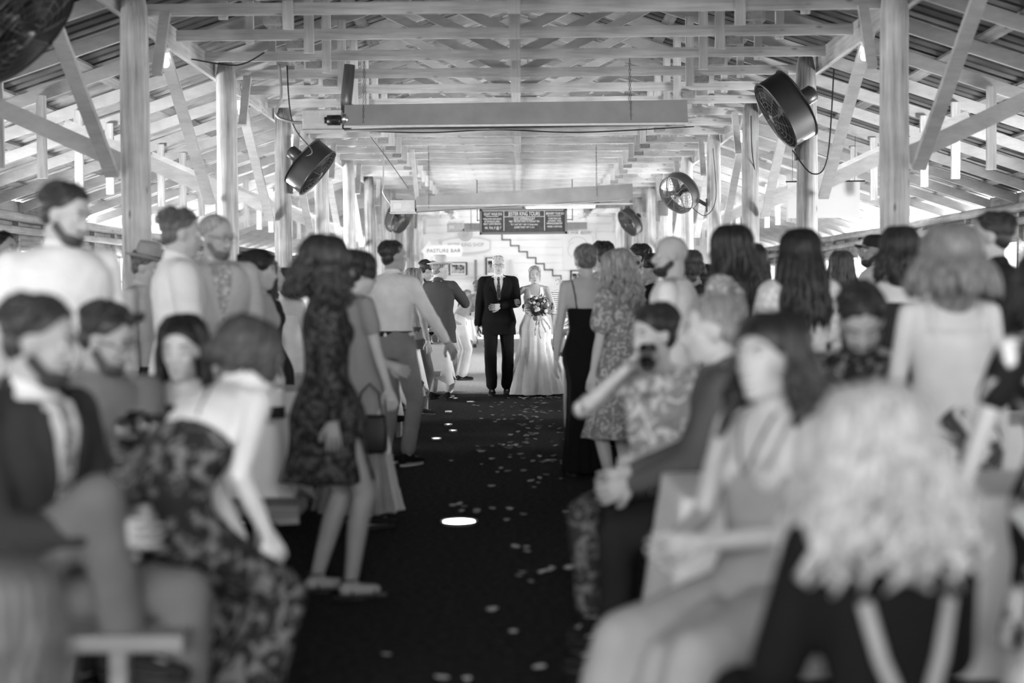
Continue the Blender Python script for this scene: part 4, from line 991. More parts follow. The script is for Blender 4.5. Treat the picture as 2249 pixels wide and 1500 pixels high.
def person(label, at, face, h=1.7, sex='m', pose='stand', lean=0, side=0, twist=0, head=(0, 0, 0), skin=0.5, hair=None, top=None, bottom=None,
           lh=None, rh=None, lf=None, rf=None, shoes=('p', 0.02), vox=0.010, glasses=0, beard=0, hat=None, seat=0.46, extra=None, seed=None, fat=1.0, lpole=None, rpole=None,
           palm=None, legs=True, eyes='open', group=None, smile=False, pel=None, fist=0.0):
    seed = seed if seed is not None else len(PEOPLE)*13+5
    k = h/1.75; f = sex == 'f'
    root = thing('person', label, 'person', (at[0], at[1], 0), rad(face), group)
    PEOPLE.append(root)
    TOR = TORSO_F if f else TORSO_M
    # ---- spine
    if pose == 'sit': P = V3(0, 0, seat+0.115*k)
    else: P = V3(0, 0, 0.95*k)
    if pel is not None: P = V3(*pel)
    spine = []; p = P.copy(); t = 0.0; dt = 0.02
    lr, sr = rad(lean), rad(side)
    def frame(t):
        w = min(1, max(0.0, (t+0.02)/0.26)); base = 1.0 if pose == 'sit' and lean < 0 else 0.25
        w = base+(1-base)*w
        R = Matrix.Rotation(rad(twist)*min(1, max(0, (t)/0.4)), 3, 'Z') @ Matrix.Rotation(-lr*w, 3, 'X') @ Matrix.Rotation(sr*w, 3, 'Y')
        return R
    pos = {}; 
    def spine_at(tt):
        q = P.copy(); s = 0.0; sg = 1 if tt >= 0 else -1
        while abs(s) < abs(tt)-1e-6:
            st = min(0.02, abs(tt)-abs(s)); q = q + frame(s+sg*st/2) @ V3(0, 0, sg*st*k); s += sg*st
        return q, frame(tt)
    S = {round(t, 3): spine_at(t) for t in [a[0] for a in TOR]+[.33, .515, .53, .40, .46, .485, .50, .515, .545, -.16, -.22, .10, .20, .30]}
    def ring(tt, rx, ry, n=24, cx=0.0, cy=0.0):
        q, R = S.get(round(tt, 3)) or spine_at(tt)
        out = []
        for j in range(n):
            a = 2*PI*j/n; ca, sa = math.cos(a), math.sin(a)
            x = math.copysign(abs(ca)**0.85, ca)*rx*k*fat+cx*k; y = math.copysign(abs(sa)**0.95, sa)*ry*k*fat+cy*k
            out.append(list(q + R @ V3(x, y, 0)))
        return out
    q50, R50 = S[.46]; shw = (0.160 if f else 0.186)*k
    shL = q50 + R50 @ V3(-shw, 0, 0); shR = q50 + R50 @ V3(shw, 0, 0)
    nb, Rn = S[.515] if f else S[.53]
    Rh = rot_head(Matrix.Rotation(rad(twist), 3, 'Z') @ Matrix.Rotation(-lr*0.35, 3, 'X'), *head)
    hk = k*0.5+0.5   # heads vary less than height
    HCn = nb + R50 @ V3(0, 0, 0.050*k) + Rh @ V3(0, 0.022*hk, 0.085*hk)
    def H(x, y, z): return HCn + Rh @ V3(x*hk, y*hk, z*hk)
    hipx = 0.092*k
    hipL = P+V3(-hipx, 0, -0.03*k); hipR = P+V3(hipx, 0, -0.03*k)
    l1, l2 = 0.44*k, 0.425*k
    if pose == 'sit':
        dl = V3(-0.14*k, 0.44*k, 0.09*k); dr = V3(0.14*k, 0.44*k, 0.09*k)
    else:
        dl = V3(-0.11*k, 0.0, 0.085*k); dr = V3(0.11*k, 0.02, 0.085*k)
    aL = V3(*lf) if lf else dl; aR = V3(*rf) if rf else dr
    kp = V3(0, 1, 0.25) if pose != 'sit' else V3(0, 0.4, 1)
    kL, aL = two_bone(hipL, aL, l1, l2, kp+V3(-.15, 0, 0)); kR, aR = two_bone(hipR, aR, l1, l2, kp+V3(.15, 0, 0))
    u1, u2 = 0.285*k, 0.255*k
    if pose == 'sit': hl, hr = V3(-.12*k, .36*k, P.z+.12*k), V3(.12*k, .36*k, P.z+.12*k)
    else: hl, hr = V3(-.25*k, .06*k, .82*k), V3(.25*k, .06*k, .82*k)
    wL = V3(*lh) if lh else hl; wR = V3(*rh) if rh else hr
    eL, wL = two_bone(shL, wL, u1, u2, V3(*(lpole or (-.55, -.8, -.5)))); eR, wR = two_bone(shR, wR, u1, u2, V3(*(rpole or (.55, -.8, -.5))))
    # ---- body
    b = MB()
    b.loft([ring(t, rx, ry) for t, rx, ry in TOR])
    if f:
        for s in (-1, 1): q, R = S[.33]; b.ell(q+R@V3(s*.062*k, .068*k, 0), (.060*k, .052*k, .058*k))
    for s, sh, el, wr in ((-1, shL, eL, wL), (1, shR, eR, wR)):
        r1, r2, r3 = ((.043, .034, .023) if f else (.052, .040, .028))
        b.capsule(nb+R50@V3(s*.030*k, -.012*k, -.020*k), sh, .040*k, (.041 if f else .054)*k)
        b.capsule(sh, sh*.45+el*.55, r1*k*1.05, r1*k*.93); b.capsule(sh*.45+el*.55, el, r1*k*.93, r2*k)
        b.capsule(el, el*.6+wr*.4, r2*k, r2*k*.98); b.capsule(el*.6+wr*.4, wr, r2*k*.98, r3*k)
    if legs:
        for hip, kn, an in ((hipL, kL, aL), (hipR, kR, aR)):
            b.capsule(hip, hip*.4+kn*.6, .088*k, .068*k); b.capsule(hip*.4+kn*.6, kn, .068*k, .052*k)
            c = kn*.68+an*.32
            b.capsule(kn, c+V3(0, -.012*k, 0), .050*k, .053*k); b.capsule(c+V3(0, -.012*k, 0), an, .053*k, .034*k)
            b.capsule(an+V3(0, -.03*k, -.035*k), an+V3(0, .12*k, -.045*k), .033*k, .026*k)
    # neck and head
    nr = .047 if f else .056
    b.capsule(nb-R50@V3(0, 0, .03*k), H(0, -.028, -.055), nr*k*1.05, nr*hk, n=16)
    I3 = Rh
    jw = 0.92 if f else 1.0
    b.ell(H(0, -.014, .030), (.074*hk, .094*hk, .088*hk), I3, 20, 14)
    b.ell(H(0, .020, -.035), (.057*hk*jw, .068*hk, .080*hk), I3, 20, 14)
    b.ell(H(0, .058, -.092), (.026*hk*jw, .024*hk, .020*hk), I3)
    b.capsule(H(-.042*jw, .005, -.075), H(-.012, .055, -.096), .020*hk, .018*hk); b.capsule(H(.042*jw, .005, -.075), H(.012, .055, -.096), .020*hk, .018*hk)
    b.capsule(H(-.036, .066, .030), H(.036, .066, .030), .013*hk, .013*hk)
    b.capsule(H(0, .076, .014), H(0, .098, -.024), .0085*hk, .0125*hk)
    b.ell(H(-.011, .088, -.028), (.009*hk, .010*hk, .008*hk), I3); b.ell(H(.011, .088, -.028), (.009*hk, .010*hk, .008*hk), I3)
    for s in (-1, 1):
        b.ell(H(s*.037*jw, .050, -.022), (.023*hk, .023*hk, .022*hk), I3)
        b.ell(H(s*.074, -.010, -.004), (.010*hk, .020*hk, .032*hk), I3 @ Matrix.Rotation(rad(s*14), 3, 'Z'))
    b.capsule(H(-.018, .077, -.057), H(.018, .077, -.057), .010*hk, .010*hk)
    b.capsule(H(-.014, .074, -.070), H(.014, .074, -.070), .010*hk, .010*hk)
    # hands : palm in the remeshed surface, fingers rooted in the palm
    fing = MB()
    for s, el, wr, pn in ((-1, eL, wL, (palm or {}).get('l')), (1, eR, wR, (palm or {}).get('r'))):
        d = (wr-el).normalized(); n = V3(*pn) if pn else V3(-s*1.0, 0.25, 0)
        n = n - d*n.dot(d); n.normalize(); sd = n.cross(d)*(s)      # thumb side
        hs = k*(0.92 if f else 1.02)
        for o_ in (-.024, -.008, .008, .024):
            b.capsule(wr+sd*o_*.6*hs, wr+d*.085*hs+sd*o_*1.1*hs, .0165*hs, .0135*hs, n=10)
        cu = (0.30+fist*1.15)
        for i_, (o_, L) in enumerate(((.030, .072), (.010, .080), (-.010, .075), (-.029, .058))):
            p0 = wr+d*.088*hs+sd*o_*hs; dd = (d+sd*o_*3.2*(1-fist)).normalized(); seg = [p0]
            a = cu*(0.6+0.1*i_)
            for q_ in (.46, .31, .23):
                a2 = a; dirn = (dd*math.cos(a2)+n*math.sin(a2)).normalized(); seg.append(seg[-1]+dirn*(L*q_*hs)); a += cu*0.95
            rr = .0092*hs*(1 if i_ < 3 else .88)
            fing.tube([p0-d*.03*hs]+seg+[seg[-1]+(seg[-1]-seg[-2]).normalized()*.005*hs], [rr, rr*1.03, rr, rr*.92, rr*.8, rr*.35], 9)
        t0_ = wr+d*.028*hs+sd*.028*hs
        td = (d*.75+sd*.62+n*(.28+fist*.5)).normalized(); td2 = (d*.95+sd*.16+n*(.3+fist)).normalized()
        fing.tube([t0_-td*.02*hs, t0_+td*.03*hs, t0_+td*.055*hs, t0_+td*.055*hs+td2*.030*hs, t0_+td*.055*hs+td2*.036*hs], [.0135*hs, .013*hs, .011*hs, .0095*hs, .004*hs], 9)
    sk = mats_skin(skin)
    dk = plain('facial_dark', 0.02, 0.5); wh = plain('eye_white', 0.62, 0.25); lp = plain('lips_%03d' % int(skin*1000), skin*0.50, 0.5)
    brow = MB(); ew = MB(); ed = MB(); li_ = MB(); lid = MB()
    for s in (-1, 1):
        ec = H(s*.031, .0645, .009)
        if eyes == 'open':
            ew.ell(ec, (.0125*hk,)*3, I3, 14, 10); ed.ell(H(s*.031, .0725, .0085), (.0062*hk, .005*hk, .0062*hk), I3, 12, 8)
            ed.tube([H(s*(.031+a), .0745-abs(a)*abs(a)*20, .0165-a*a*16) for a in (-.013, -.007, 0, .007, .013)], [.001, .0018*hk, .0022*hk, .0018*hk, .001], 6)
            lid.tube([H(s*(.031+a), .0735-a*a*22, .0215-a*a*14) for a in (-.015, -.008, 0, .008, .015)], [.002, .0045*hk, .005*hk, .0045*hk, .002], 8)
        else:
            lid.ell(ec, (.0132*hk,)*3, I3, 14, 10)
            ed.tube([H(s*(.031+a), .0765-a*a*22, .004+a*a*12) for a in (-.012, -.006, 0, .006, .012)], [.001, .0018*hk, .002*hk, .0018*hk, .001], 6)
        brow.tube([H(s*(.014+a), .0800-a*a*9, .0300+.006*math.sin(a*60)) for a in (0, .01, .02, .03, .036)], [.002, .0040*hk, .0040*hk, .003*hk, .001], 6)
    wl = .024 if smile else .019
    if smile:
        ew.tube([H(a, .0875-a*a*16, -.0635+a*a*14) for a in (-.018, -.009, 0, .009, .018)], [.002, .005, .006, .005, .002], 8)
    up = 10 if smile else 1.5
    li_.tube([H(a, .0860-a*a*18, -.058+a*a*up) for a in (-wl, -wl/2, 0, wl/2, wl)], [.001, .0032*hk, .0036*hk, .0032*hk, .001], 8)
    li_.tube([H(a, .0845-a*a*18, (-.0665 if not smile else -.0705)+a*a*(up*1.2)) for a in (-wl*.9, -wl/2, 0, wl/2, wl*.9)], [.001, .0036*hk, .0042*hk, .0036*hk, .001], 8)
    ex = [(fing, 0), (lid, 0), (ed, 1), (brow, 4), (ew, 2), (li_, 3)]
    bw = hair_mat(max(.03, (hair or {'v': .05})['v']*.7))
    def body_cb(co, no, li, ls, lt):
        final_mesh('body', co, li, ls, lt, [sk, dk, wh, lp, bw], ex, root); ctx['bvh_body'] = (co, li, ls, lt)
    job(b, vox, 3, body_cb)
    ctx = dict(root=root, H=H, Rh=Rh, hk=hk, k=k, S=S, spine_at=spine_at, shL=shL, shR=shR, nb=nb, P=P, wL=wL, wR=wR, eL=eL, eR=eR, kL=kL, kR=kR, aL=aL, aR=aR, R50=R50, q50=q50, f=f, meshes={})
    # ---- clothing
    gv = vox*1.25
    def torso_loft(mb, off, t0, t1, extra_w=0.0, tk=0.0):
        rings = []
        ts = sorted(set([t0]+[a[0] for a in TOR if t0 < a[0] < t1]+[t1]))
        for t in ts:
            a = [q for q in TOR if q[0] <= t] or [TOR[0]]; c = [q for q in TOR if q[0] >= t] or [TOR[-1]]
            a = a[-1]; c = c[0]; w = 0 if a[0] == c[0] else (t-a[0])/(c[0]-a[0]); w = min(1, max(0, w))
            rx = a[1]+(c[1]-a[1])*w; ry = a[2]+(c[2]-a[2])*w
            low = max(0, .15-t)/.3
            rings.append(ring(t, rx+off+extra_w*low, ry+off*1.05+extra_w*low*.8))
        mb.loft(rings)
        if f and t1 > .34 and t0 < .3:
            for s in (-1, 1): q, R = S[.33]; mb.ell(q+R@V3(s*.060*k, .068*k, 0), ((.062+off*.9)*k, (.052+off)*k, (.062+off)*k))
    def sleeves(mb, off, kind, cuff=.0):
        for s, sh, el, wr in ((-1, shL, eL, wL), (1, shR, eR, wR)):
            r1, r2, r3 = ((.043, .034, .023) if f else (.052, .040, .028))
            if kind == 'none': continue
            mb.capsule(nb+R50@V3(s*.045*k, -.014*k, -.036*k), sh, (.036+off*.7)*k, ((.041 if f else .054)+off*.8)*k)
            if kind == 'strap': continue
            if kind == 'short':
                mb.capsule(sh, sh*.45+el*.55, (r1+off)*k, (r1+off*1.15)*k); continue
            if kind == 'puff':
                mb.capsule(sh, sh*.35+el*.65, (r1+off+.02)*k, (r1+off*1.2+.03)*k); continue
            mb.capsule(sh, el, (r1+off)*k, (r2+off*1.05)*k)
            if kind == 'elbow': continue
            mb.capsule(el, el*.08+wr*.92, (r2+off*1.05)*k, (r3+off*.75+cuff)*k)
    def cloth_job(mb, name, mat, amp=0.0045, vx=None, fr=1.0, sm=5):
        m = mat_of(mat)
        def cb(co, no, li, ls, lt):
            co2 = wrinkle(co, no, amp*k, seed+len(name), fr)
            o = final_mesh(name, co2, li, ls, lt, [m], (), root); ctx['meshes'][name] = o
            bvh_v = co2; ctx['bvh_'+name] = (co2, li, ls, lt)
        job(mb, vx or gv, sm, cb)
    def trouser(mb, off=.016, wide=0.0, hem=0.05):
        mb.loft([ring(t, rx, ry) for t, rx, ry in ((-.12, .150+off, .105+off), (-.06, .170+off, .120+off), (.02, .166+off, .115+off), (.10, .152+off, .105+off))])
        for hip, kn, an in ((hipL, kL, aL), (hipR, kR, aR)):
            e = an + (kn-an).normalized()*hem*k
            mb.capsule(hip, hip*.5+kn*.5, (.088+off)*k, (.074+off)*k); mb.capsule(hip*.5+kn*.5, kn, (.074+off)*k, (.056+off+wide*.4)*k)
            mb.capsule(kn, e, (.056+off+wide*.4)*k, (.045+off+wide)*k)
    def skirt(mb, t_w, hem_z, flare, n=11, amp=.012, start=None):
        if pose == 'sit' or pel is not None:
            off = .02
            mb.loft([ring(t, rx, ry) for t, rx, ry in ((-.12, .165, .12), (-.06, .185, .135), (.02, .178, .125), (.12, .14, .10))])
            for hip, kn, an in ((hipL, kL, aL), (hipR, kR, aR)):
                mb.capsule(hip, kn, .105*k, .080*k)
                e = kn+(an-kn)*min(1, max(0.05, (kn.z-hem_z)/max(.1, kn.z-an.z)))
                mb.capsule(kn, e, .080*k, (.075+flare*.3)*k)
                mid = (kL+kR)/2
                m2 = (hipL+hipR)/2
                mb.capsule(m2*.5+mid*.5, mid+V3(0, -.02, -.02), .085*k, .06*k, flat=((0, 0, 1), .7))
                mb.capsule(mid+V3(0, -.02, -.03), (e+V3(-e.x, 0, 0)), .06*k, .07*k)
            return
        q0, _ = spine_at(t_w); rings = []; N = 14; zz0 = q0.z; r_ = np.random.default_rng(seed)
        ph = r_.uniform(0, 6, 3)
        for i in range(N+1):
            u = i/N; z = zz0+(hem_z-zz0)*u
            hipw = math.exp(-((z-(P.z-.04*k))/(.13*k))**2)
            base_x = (.132 if t_w > .08 else .165)*k; 
            rx = max(base_x+hipw*.055*k, .10*k) + flare*k*u**1.15; ry = max(rx*(.76+.2*u), (.155*k if u > .25 else 0))
            q = q0.lerp(V3((hipL.x+hipR.x)/2, P.y, P.z), min(1, u*3)) if u < .34 else V3(0, P.y, 0)
            rings.append([[q.x+math.cos(a)*rx*(1+amp*8*u*math.sin(n*a+ph[0])+amp*4*u*math.sin((n*2+1)*a+ph[1])),
                           q.y+math.sin(a)*ry*(1+amp*8*u*math.sin(n*a+ph[0])+amp*4*u*math.sin((n*2+1)*a+ph[1])), z] for a in [2*PI*j/88 for j in range(88)]])
        mb.loft(rings)
    if top:
        kind = top[0]; mat = top[1]; o = top[2] if len(top) > 2 else {}
        mb = MB()
        if kind in ('shirt', 'tee', 'blouse'):
            torso_loft(mb, o.get('off', .014), o.get('hem', -.06), o.get('top', .53 if not f else .50), o.get('blouse', .012))
            sleeves(mb, o.get('soff', .013), o.get('sleeve', 'long' if kind != 'tee' else 'short'))
            if kind == 'shirt':
                mb.capsule(nb-R50@V3(0, 0, .032*k), nb+R50@V3(0, -.006*k, .016*k), (nr+.012)*k, (nr+.009)*k, m=2)
            cloth_job(mb, 'shirt' if kind == 'shirt' else ('t_shirt' if kind == 'tee' else 'blouse'), mat, o.get('amp', .0052))
        elif kind == 'jacket':
            sb = MB(); torso_loft(sb, .007, -.04, .53); sb.capsule(nb-R50@V3(0, 0, .04*k), nb+R50@V3(0, -.004*k, .020*k), (nr+.018)*k, (nr+.008)*k, m=2)
            for wr, el in ((wL, eL), (wR, eR)):
                d = (wr-el).normalized(); sb.capsule(wr-d*.05*k, wr-d*.004*k, .037*k, .036*k, m=2)
            cloth_job(sb, 'shirt', o.get('shirt', ('p', .72)), .002)
            torso_loft(mb, .030, o.get('hem', -.20) if pose != 'sit' else -.11, .520, .032 if pose != 'sit' else .012); mb.capsule(nb-R50@V3(0, .0, .060*k), nb-R50@V3(0, .012*k, .004*k), (nr+.036)*k, (nr+.018)*k, m=2)
            sleeves(mb, .021, 'long', .004)
            cloth_job(mb, 'jacket', mat, .0040)
        elif kind == 'dress':
            torso_loft(mb, o.get('off', .012), -.06, o.get('top', .40)); sleeves(mb, o.get('soff', .012), o.get('sleeve', 'none'))
            skirt(mb, o.get('waist', .13), o.get('hem', .5)*1.0, o.get('flare', .12), o.get('n', 11), o.get('amp', .010))
            cloth_job(mb, 'dress', mat, o.get('w', .0045))
    if bottom:
        kind = bottom[0]; mat = bottom[1]; o = bottom[2] if len(bottom) > 2 else {}
        mb = MB()
        if kind == 'trousers': trouser(mb, o.get('off', .016), o.get('wide', 0.0)); cloth_job(mb, 'trousers', mat, .0050)
        else: skirt(mb, .12, o.get('hem', .2), o.get('flare', .12)); cloth_job(mb, 'skirt', mat, .0045)
        if o.get('belt'):
            bb = MB(); bb.loft([ring(t, .170, .122, 32) for t in (.055, .095)]); bb.build('belt', plain('black_leather', .015, .4), root, True)
    if shoes:
        for an, nm in ((aL, 'shoe'), (aR, 'shoe')):
            sm = MB()
            if shoes[0] == 'sandal':
                sm.box((an.x, an.y+.045*k, an.z-.079*k), (.085*k, .255*k, .012*k))
                for yy in (.0, .11): sm.tube([an+V3(math.cos(a)*.036*k, yy*k, -.072*k+math.sin(a)*.045*k*(1 if yy == 0 else .8)) for a in np.linspace(0, PI, 9)], .006*k, 6)
                sm.tube([an+V3(math.cos(a)*.040*k, math.sin(a)*.040*k-.01*k, .012*k) for a in np.linspace(0, 2*PI, 13)], .005*k, 6)
                sm.build('sandal', plain('black_leather', .015, .4), root, True)
            else:
                rings = []
                for u, w_, hh in ((-.075, .02, .035), (-.07, .034, .066), (-.03, .038, .078), (.02, .038, .072), (.07, .044, .050), (.12, .046, .040), (.165, .038, .034), (.19, .018, .022)):
                    rings.append([[an.x+math.cos(a)*w_*k, an.y+u*k, max(.012*k, an.z-.075*k+.012*k) + (math.sin(a)*.5+.5)*hh*k] for a in [2*PI*j/16 for j in range(16)]])
                sm.loft(rings); so = sm.build('shoe', mat_of(shoes) if shoes[0] != 'suit' else mat_of(shoes), root, True)
                sl = MB(); sl.loft([[[an.x+c_*w2*k, an.y+.055*k+s_*.135*k, z_] for c_, s_ in [(math.cos(2*PI*j/20), math.sin(2*PI*j/20)) for j in range(20)]] for z_, w2 in ((max(.001, an.z-.085*k), .048), (max(.014*k, an.z-.066*k), .048))])
                sl.build('sole', plain('sole_pale', .45, .6) if (len(shoes) > 2 and shoes[2]) else plain('sole_dark', .02, .6), so)
    # ---- hair
    if hair: make_hair(ctx, hair, seed)
    if beard:
        bm = MB()
        bm.ell(H(0, .036, -.080), (.053*hk*jw, .054*hk, .044*hk), I3, 18, 12)
        bm.capsule(H(-.058*jw, .0, -.045), H(-.035, .045, -.085), .018*hk, .022*hk); bm.capsule(H(.058*jw, .0, -.045), H(.035, .045, -.085), .018*hk, .022*hk)
        bm.capsule(H(-.022, .078, -.045), H(.022, .078, -.045), .0085*hk, .0085*hk)
        bm.build('beard', hair_mat(beard), root, True)
    if glasses:
        gm_ = MB()
        for s in (-1, 1):
            gm_.tube([H(s*.033+.023*math.cos(a), .089-.1*(.023*math.cos(a)*s+.0)**1*.35, .008+.018*math.sin(a)) for a in np.linspace(0, 2*PI, 19)], .0015*hk, 6, cap=False)
            gm_.tube([H(s*.057, .085, .012), H(s*.074, .05, .012), H(s*.080, -.01, .010), H(s*.078, -.03, -.004)], .0020*hk, 6)
        gm_.tube([H(-.010, .090, .012), H(0, .093, .014), H(.010, .090, .012)], .002*hk, 6)
        gm_.build('glasses', plain('spectacle_frame', .02, .3), root, True)
    if hat: make_hat(ctx, hat)
    if extra: ctx['extra'] = extra
    root_ctx.append(ctx)
    return root
root_ctx = []
def make_hat(c, hat):
    H, Rh, hk = c['H'], c['Rh'], c['hk']
    v, kind = hat[0], hat[1]; tilt = Rh @ Matrix.Rotation(rad(hat[2] if len(hat) > 2 else 6), 3, 'X')
    m = MB(); o = H(0, -.016, .074)
    if kind == 'fedora':
        m.lathe([(.090, .0), (.0915, .012), (.090, .05), (.084, .095), (.074, .118), (.05, .120), (.03, .108), (.0, .104)], o, 28, np.array(tilt)*hk, False)
        brim = []
        for r, z in ((.086, .004), (.11, .001), (.145, .006), (.150, .010), (.145, .002), (.11, -.005), (.084, -.004)):
            brim.append([list(o+tilt@V3(r*math.cos(a), r*math.sin(a)*1.12, z+.016*abs(math.cos(a))**2*(r-.085)/.06)*hk) for a in [2*PI*j/32 for j in range(32)]])
        m.loft(brim, False)
        ho = m.build('hat', plain('hat_felt_%d' % int(v*100), v, .9, noise=.08, nscale=20), c['root'], True)
        bd = MB(); bd.lathe([(.0925, .004), (.0935, .006), (.0930, .024), (.0915, .026)], o, 28, np.array(tilt)*hk, False)
        bd.build('hat_band', plain('hat_band', .03 if v > .4 else .08, .7), ho, True)
    elif kind == 'cap':
        m.lathe([(.088, -.01), (.090, .02), (.082, .055), (.06, .078), (.03, .088), (.0, .090)], H(0, -.014, .040), 24, np.array(tilt)*hk, False)
        m.loft([[list(H(0, -.014, .036)+tilt@V3(math.cos(a)*(.075), .06+math.sin(a)*(.09 if q < 3 else .08), (.0 if q in (0, 3) else .006) - .02*math.cos(a)**2)*hk) for a in np.linspace(0, PI, 14)] for q in (0, 1)])
        m.build('cap', plain('cap_%d' % int(v*100), v, .85), c['root'], True)
def make_hair(c, hair, seed):
    """hair = dict(style, v, len, wave, vol)"""
    H, Rh, hk, root, k = c['H'], c['Rh'], c['hk'], c['root'], c['k']
    st = hair.get('style', 'short'); v = hair['v']; vol = hair.get('vol', 1.0); r = np.random.default_rng(seed+99)
    m = MB(); mat = hair_mat(v)
    back = hair.get('back', 0.0)
    cap_r = (.0825*vol, .100*vol, .0815*vol)
    zc, yc = .050, -.035
    m.ell(H(0, yc, zc), tuple(a*hk for a in cap_r), Rh, 28, 18)
    if st != 'cropped':
        m.ell(H(0, -.058, -.002), (.070*hk*vol, .056*hk*vol, .070*hk), Rh, 20, 12)
    # locks over the cap
    def cap_pt(az, el, ex=1.0):
        return (math.sin(az)*math.cos(el)*cap_r[0]*ex, yc+math.cos(az)*math.cos(el)*cap_r[1]*ex, zc+math.sin(el)*cap_r[2]*ex)
    if st in ('short', 'quiff', 'curly_short', 'cropped'):
        n = 150 if st != 'cropped' else 0
        for i in range(n):
            az = r.uniform(-PI, PI); front = abs(az) < 1.0
            e0 = r.uniform(.25, 1.35) if not front else r.uniform(.55, 1.35)
            L = r.uniform(.25, .6) if st != 'curly_short' else .5
            pts = []
            for q in range(5):
                u = q/4; e = e0 - L*u*(1 if abs(az) > .9 else .55)
                if front: e = max(e, .42)
                lift = 1.01+.05*math.sin(PI*u)+(.06 if st == 'quiff' and front else 0)+(r.uniform(0, .12) if st == 'curly_short' else 0)
                x, y, z = cap_pt(az+.25*u*hair.get('sweep', 1), max(e, -.55), lift); pts.append(H(x, y, z))
            w = r.uniform(.004, .0075)
            m.tube(pts, [w*.5*hk, w*hk, w*hk, w*.8*hk, w*.2*hk], 6)
        if st == 'quiff':
            for i in range(26):
                x = r.uniform(-.05, .05); pts = [H(x, .045, .118), H(x*1.05, .075, .122+r.uniform(0, .012)), H(x*1.1, .080, .105)]
                m.tube(pts, [.008*hk, .011*hk, .003*hk], 6)
    elif st in ('long', 'bob', 'wavy', 'curly'):
        L = hair.get('len', .35); wv = hair.get('wave', .01); spread = hair.get('spread', .0); n = hair.get('n', 90)
        side = hair.get('side', 0.0)
        zmin = c['q50'].z - .05*k
        for i in range(n):
            az = r.uniform(hair.get('face', .80), 2*PI-hair.get('face', .80)) if i > 14 or 'face' in hair else (r.choice([-1, 1])*r.uniform(.62, .95))
            pts = []; x, y, z = cap_pt(az*.999, 1.25, 1.0); pts.append(H(x, y, z))
            for e in (.9, .5, .1, -.2):
                x, y, z = cap_pt(az, e, 1.03+r.uniform(0, .03)); 
                x = math.copysign(max(abs(x), .0), x); pts.append(H(x, y, z))
            p = pts[-1]; dx = Rh @ V3(math.sin(az), math.cos(az), 0); ln = L*r.uniform(.72, 1.05); N = 8
            ph = r.uniform(0, 6); fr = hair.get('freq', 2.0)
            out = spread*r.uniform(.4, 1.2)
            for q in range(1, N+1):
                u = q/N
                off = dx*(out*math.sin(u*PI*.62)*.9 + (.008 if not spread else 0)) + Rh@V3(math.sin(ph+u*fr*2*PI)*wv*u**.5, math.cos(ph*1.3+u*fr*2*PI)*wv*u**.5, 0)
                fall = V3(side*u*ln, 0, -ln*u)
                g_ = Rh@V3(0, -.02*u, 0)
                pts.append(p+off+fall+g_)
            w = hair.get('w', .012)*r.uniform(.7, 1.25); m.tube(pts, [w*.7]+[w]*(len(pts)-3)+[w*.8, w*.15], 7)
        # inner mass so that nothing shows through
        b0 = H(0, -.055, -.01); b1 = b0+V3(side*L*.6, 0, -L*.62)+Rh@V3(0, -.012, 0)
        m.capsule(b0, b1, (.066+spread*.35)*hk, (.05+spread*.6)*hk, flat=(Rh@V3(0, 1, 0), .6))
    if st in ('bun', 'updo', 'ponytail'):
        for i in range(150):
            sd = 1 if i % 2 else -1; a1 = r.uniform(.5, 2.2); e1 = r.uniform(.1, .75); pts = []
            for q in range(7):
                u = q/6; az = sd*(.15+(a1-.15)*min(1, u*2) + (2.95-a1)*max(0, u*2-1)); e = (1.38+(e1-1.38)*min(1, u*2)) + (-.25-e1)*max(0, u*2-1)
                x, y, z = cap_pt(az, e, 1.01); pts.append(H(x, y, z))
            m.tube(pts, [.002*hk, .0035*hk, .0045*hk, .005*hk, .0045*hk, .0035*hk, .002*hk], 5)
        bz, by = hair.get('bun', (-.02, -.125))
        if st != 'ponytail':
            for i in range(16):
                a = 2*PI*i/16; R1 = .026
                pts = [H(R1*math.cos(a+q*.7)*(1+.2*q), by-.012*q+.01*math.sin(a*3), bz+R1*math.sin(a+q*.7)*(1+.1*q)) for q in range(4)]
                m.tube(pts, [.008*hk, .014*hk, .014*hk, .006*hk], 7)
            m.ell(H(0, by, bz), (.036*hk, .028*hk, .036*hk), Rh)
        else:
            L = hair.get('len', .4)
            for i in range(34):
                p = H(0, by+.02, bz+.03); pts = [p]; a = r.uniform(0, 6.28); rr = r.uniform(.0, .035)
                for q in range(1, 9):
                    u = q/8; pts.append(H(0, by-.015, bz)+V3(hair.get('side', 0)*u*L, 0, -L*u)+Rh@V3(math.cos(a)*rr*(.5+u*.9)+.012*math.sin(u*7+a), -.01*u+math.sin(a)*rr*.7, 0))
                m.tube(pts, [.010]*7+[.007, .002], 7)
    if hair.get('wisps'):
        for i in range(hair['wisps']):
            s = r.choice([-1, 1]); p = H(s*.058, .055, .055); pts = [H(s*.02, .062, .108), H(s*.048, .066, .075)]
            for q in range(5):
                u = q/4; pts.append(H(s*(.066+.012*math.sin(u*5+i)), .056-.01*u+r.uniform(-.004, .004), .045-.13*u))
            m.tube(pts, [.004*hk]*4+[.003*hk]*2+[.001*hk], 5)
    if hair.get('headband'):
        hb = MB(); hb.tube([H(*cap_pt(az, .55, 1.06)) for az in np.linspace(-PI, PI, 22)], .010*hk, 8, cap=False)
        hb.build('headband', plain('headband', .015, .5), root, True)
    m.build('hair', mat, root, True)
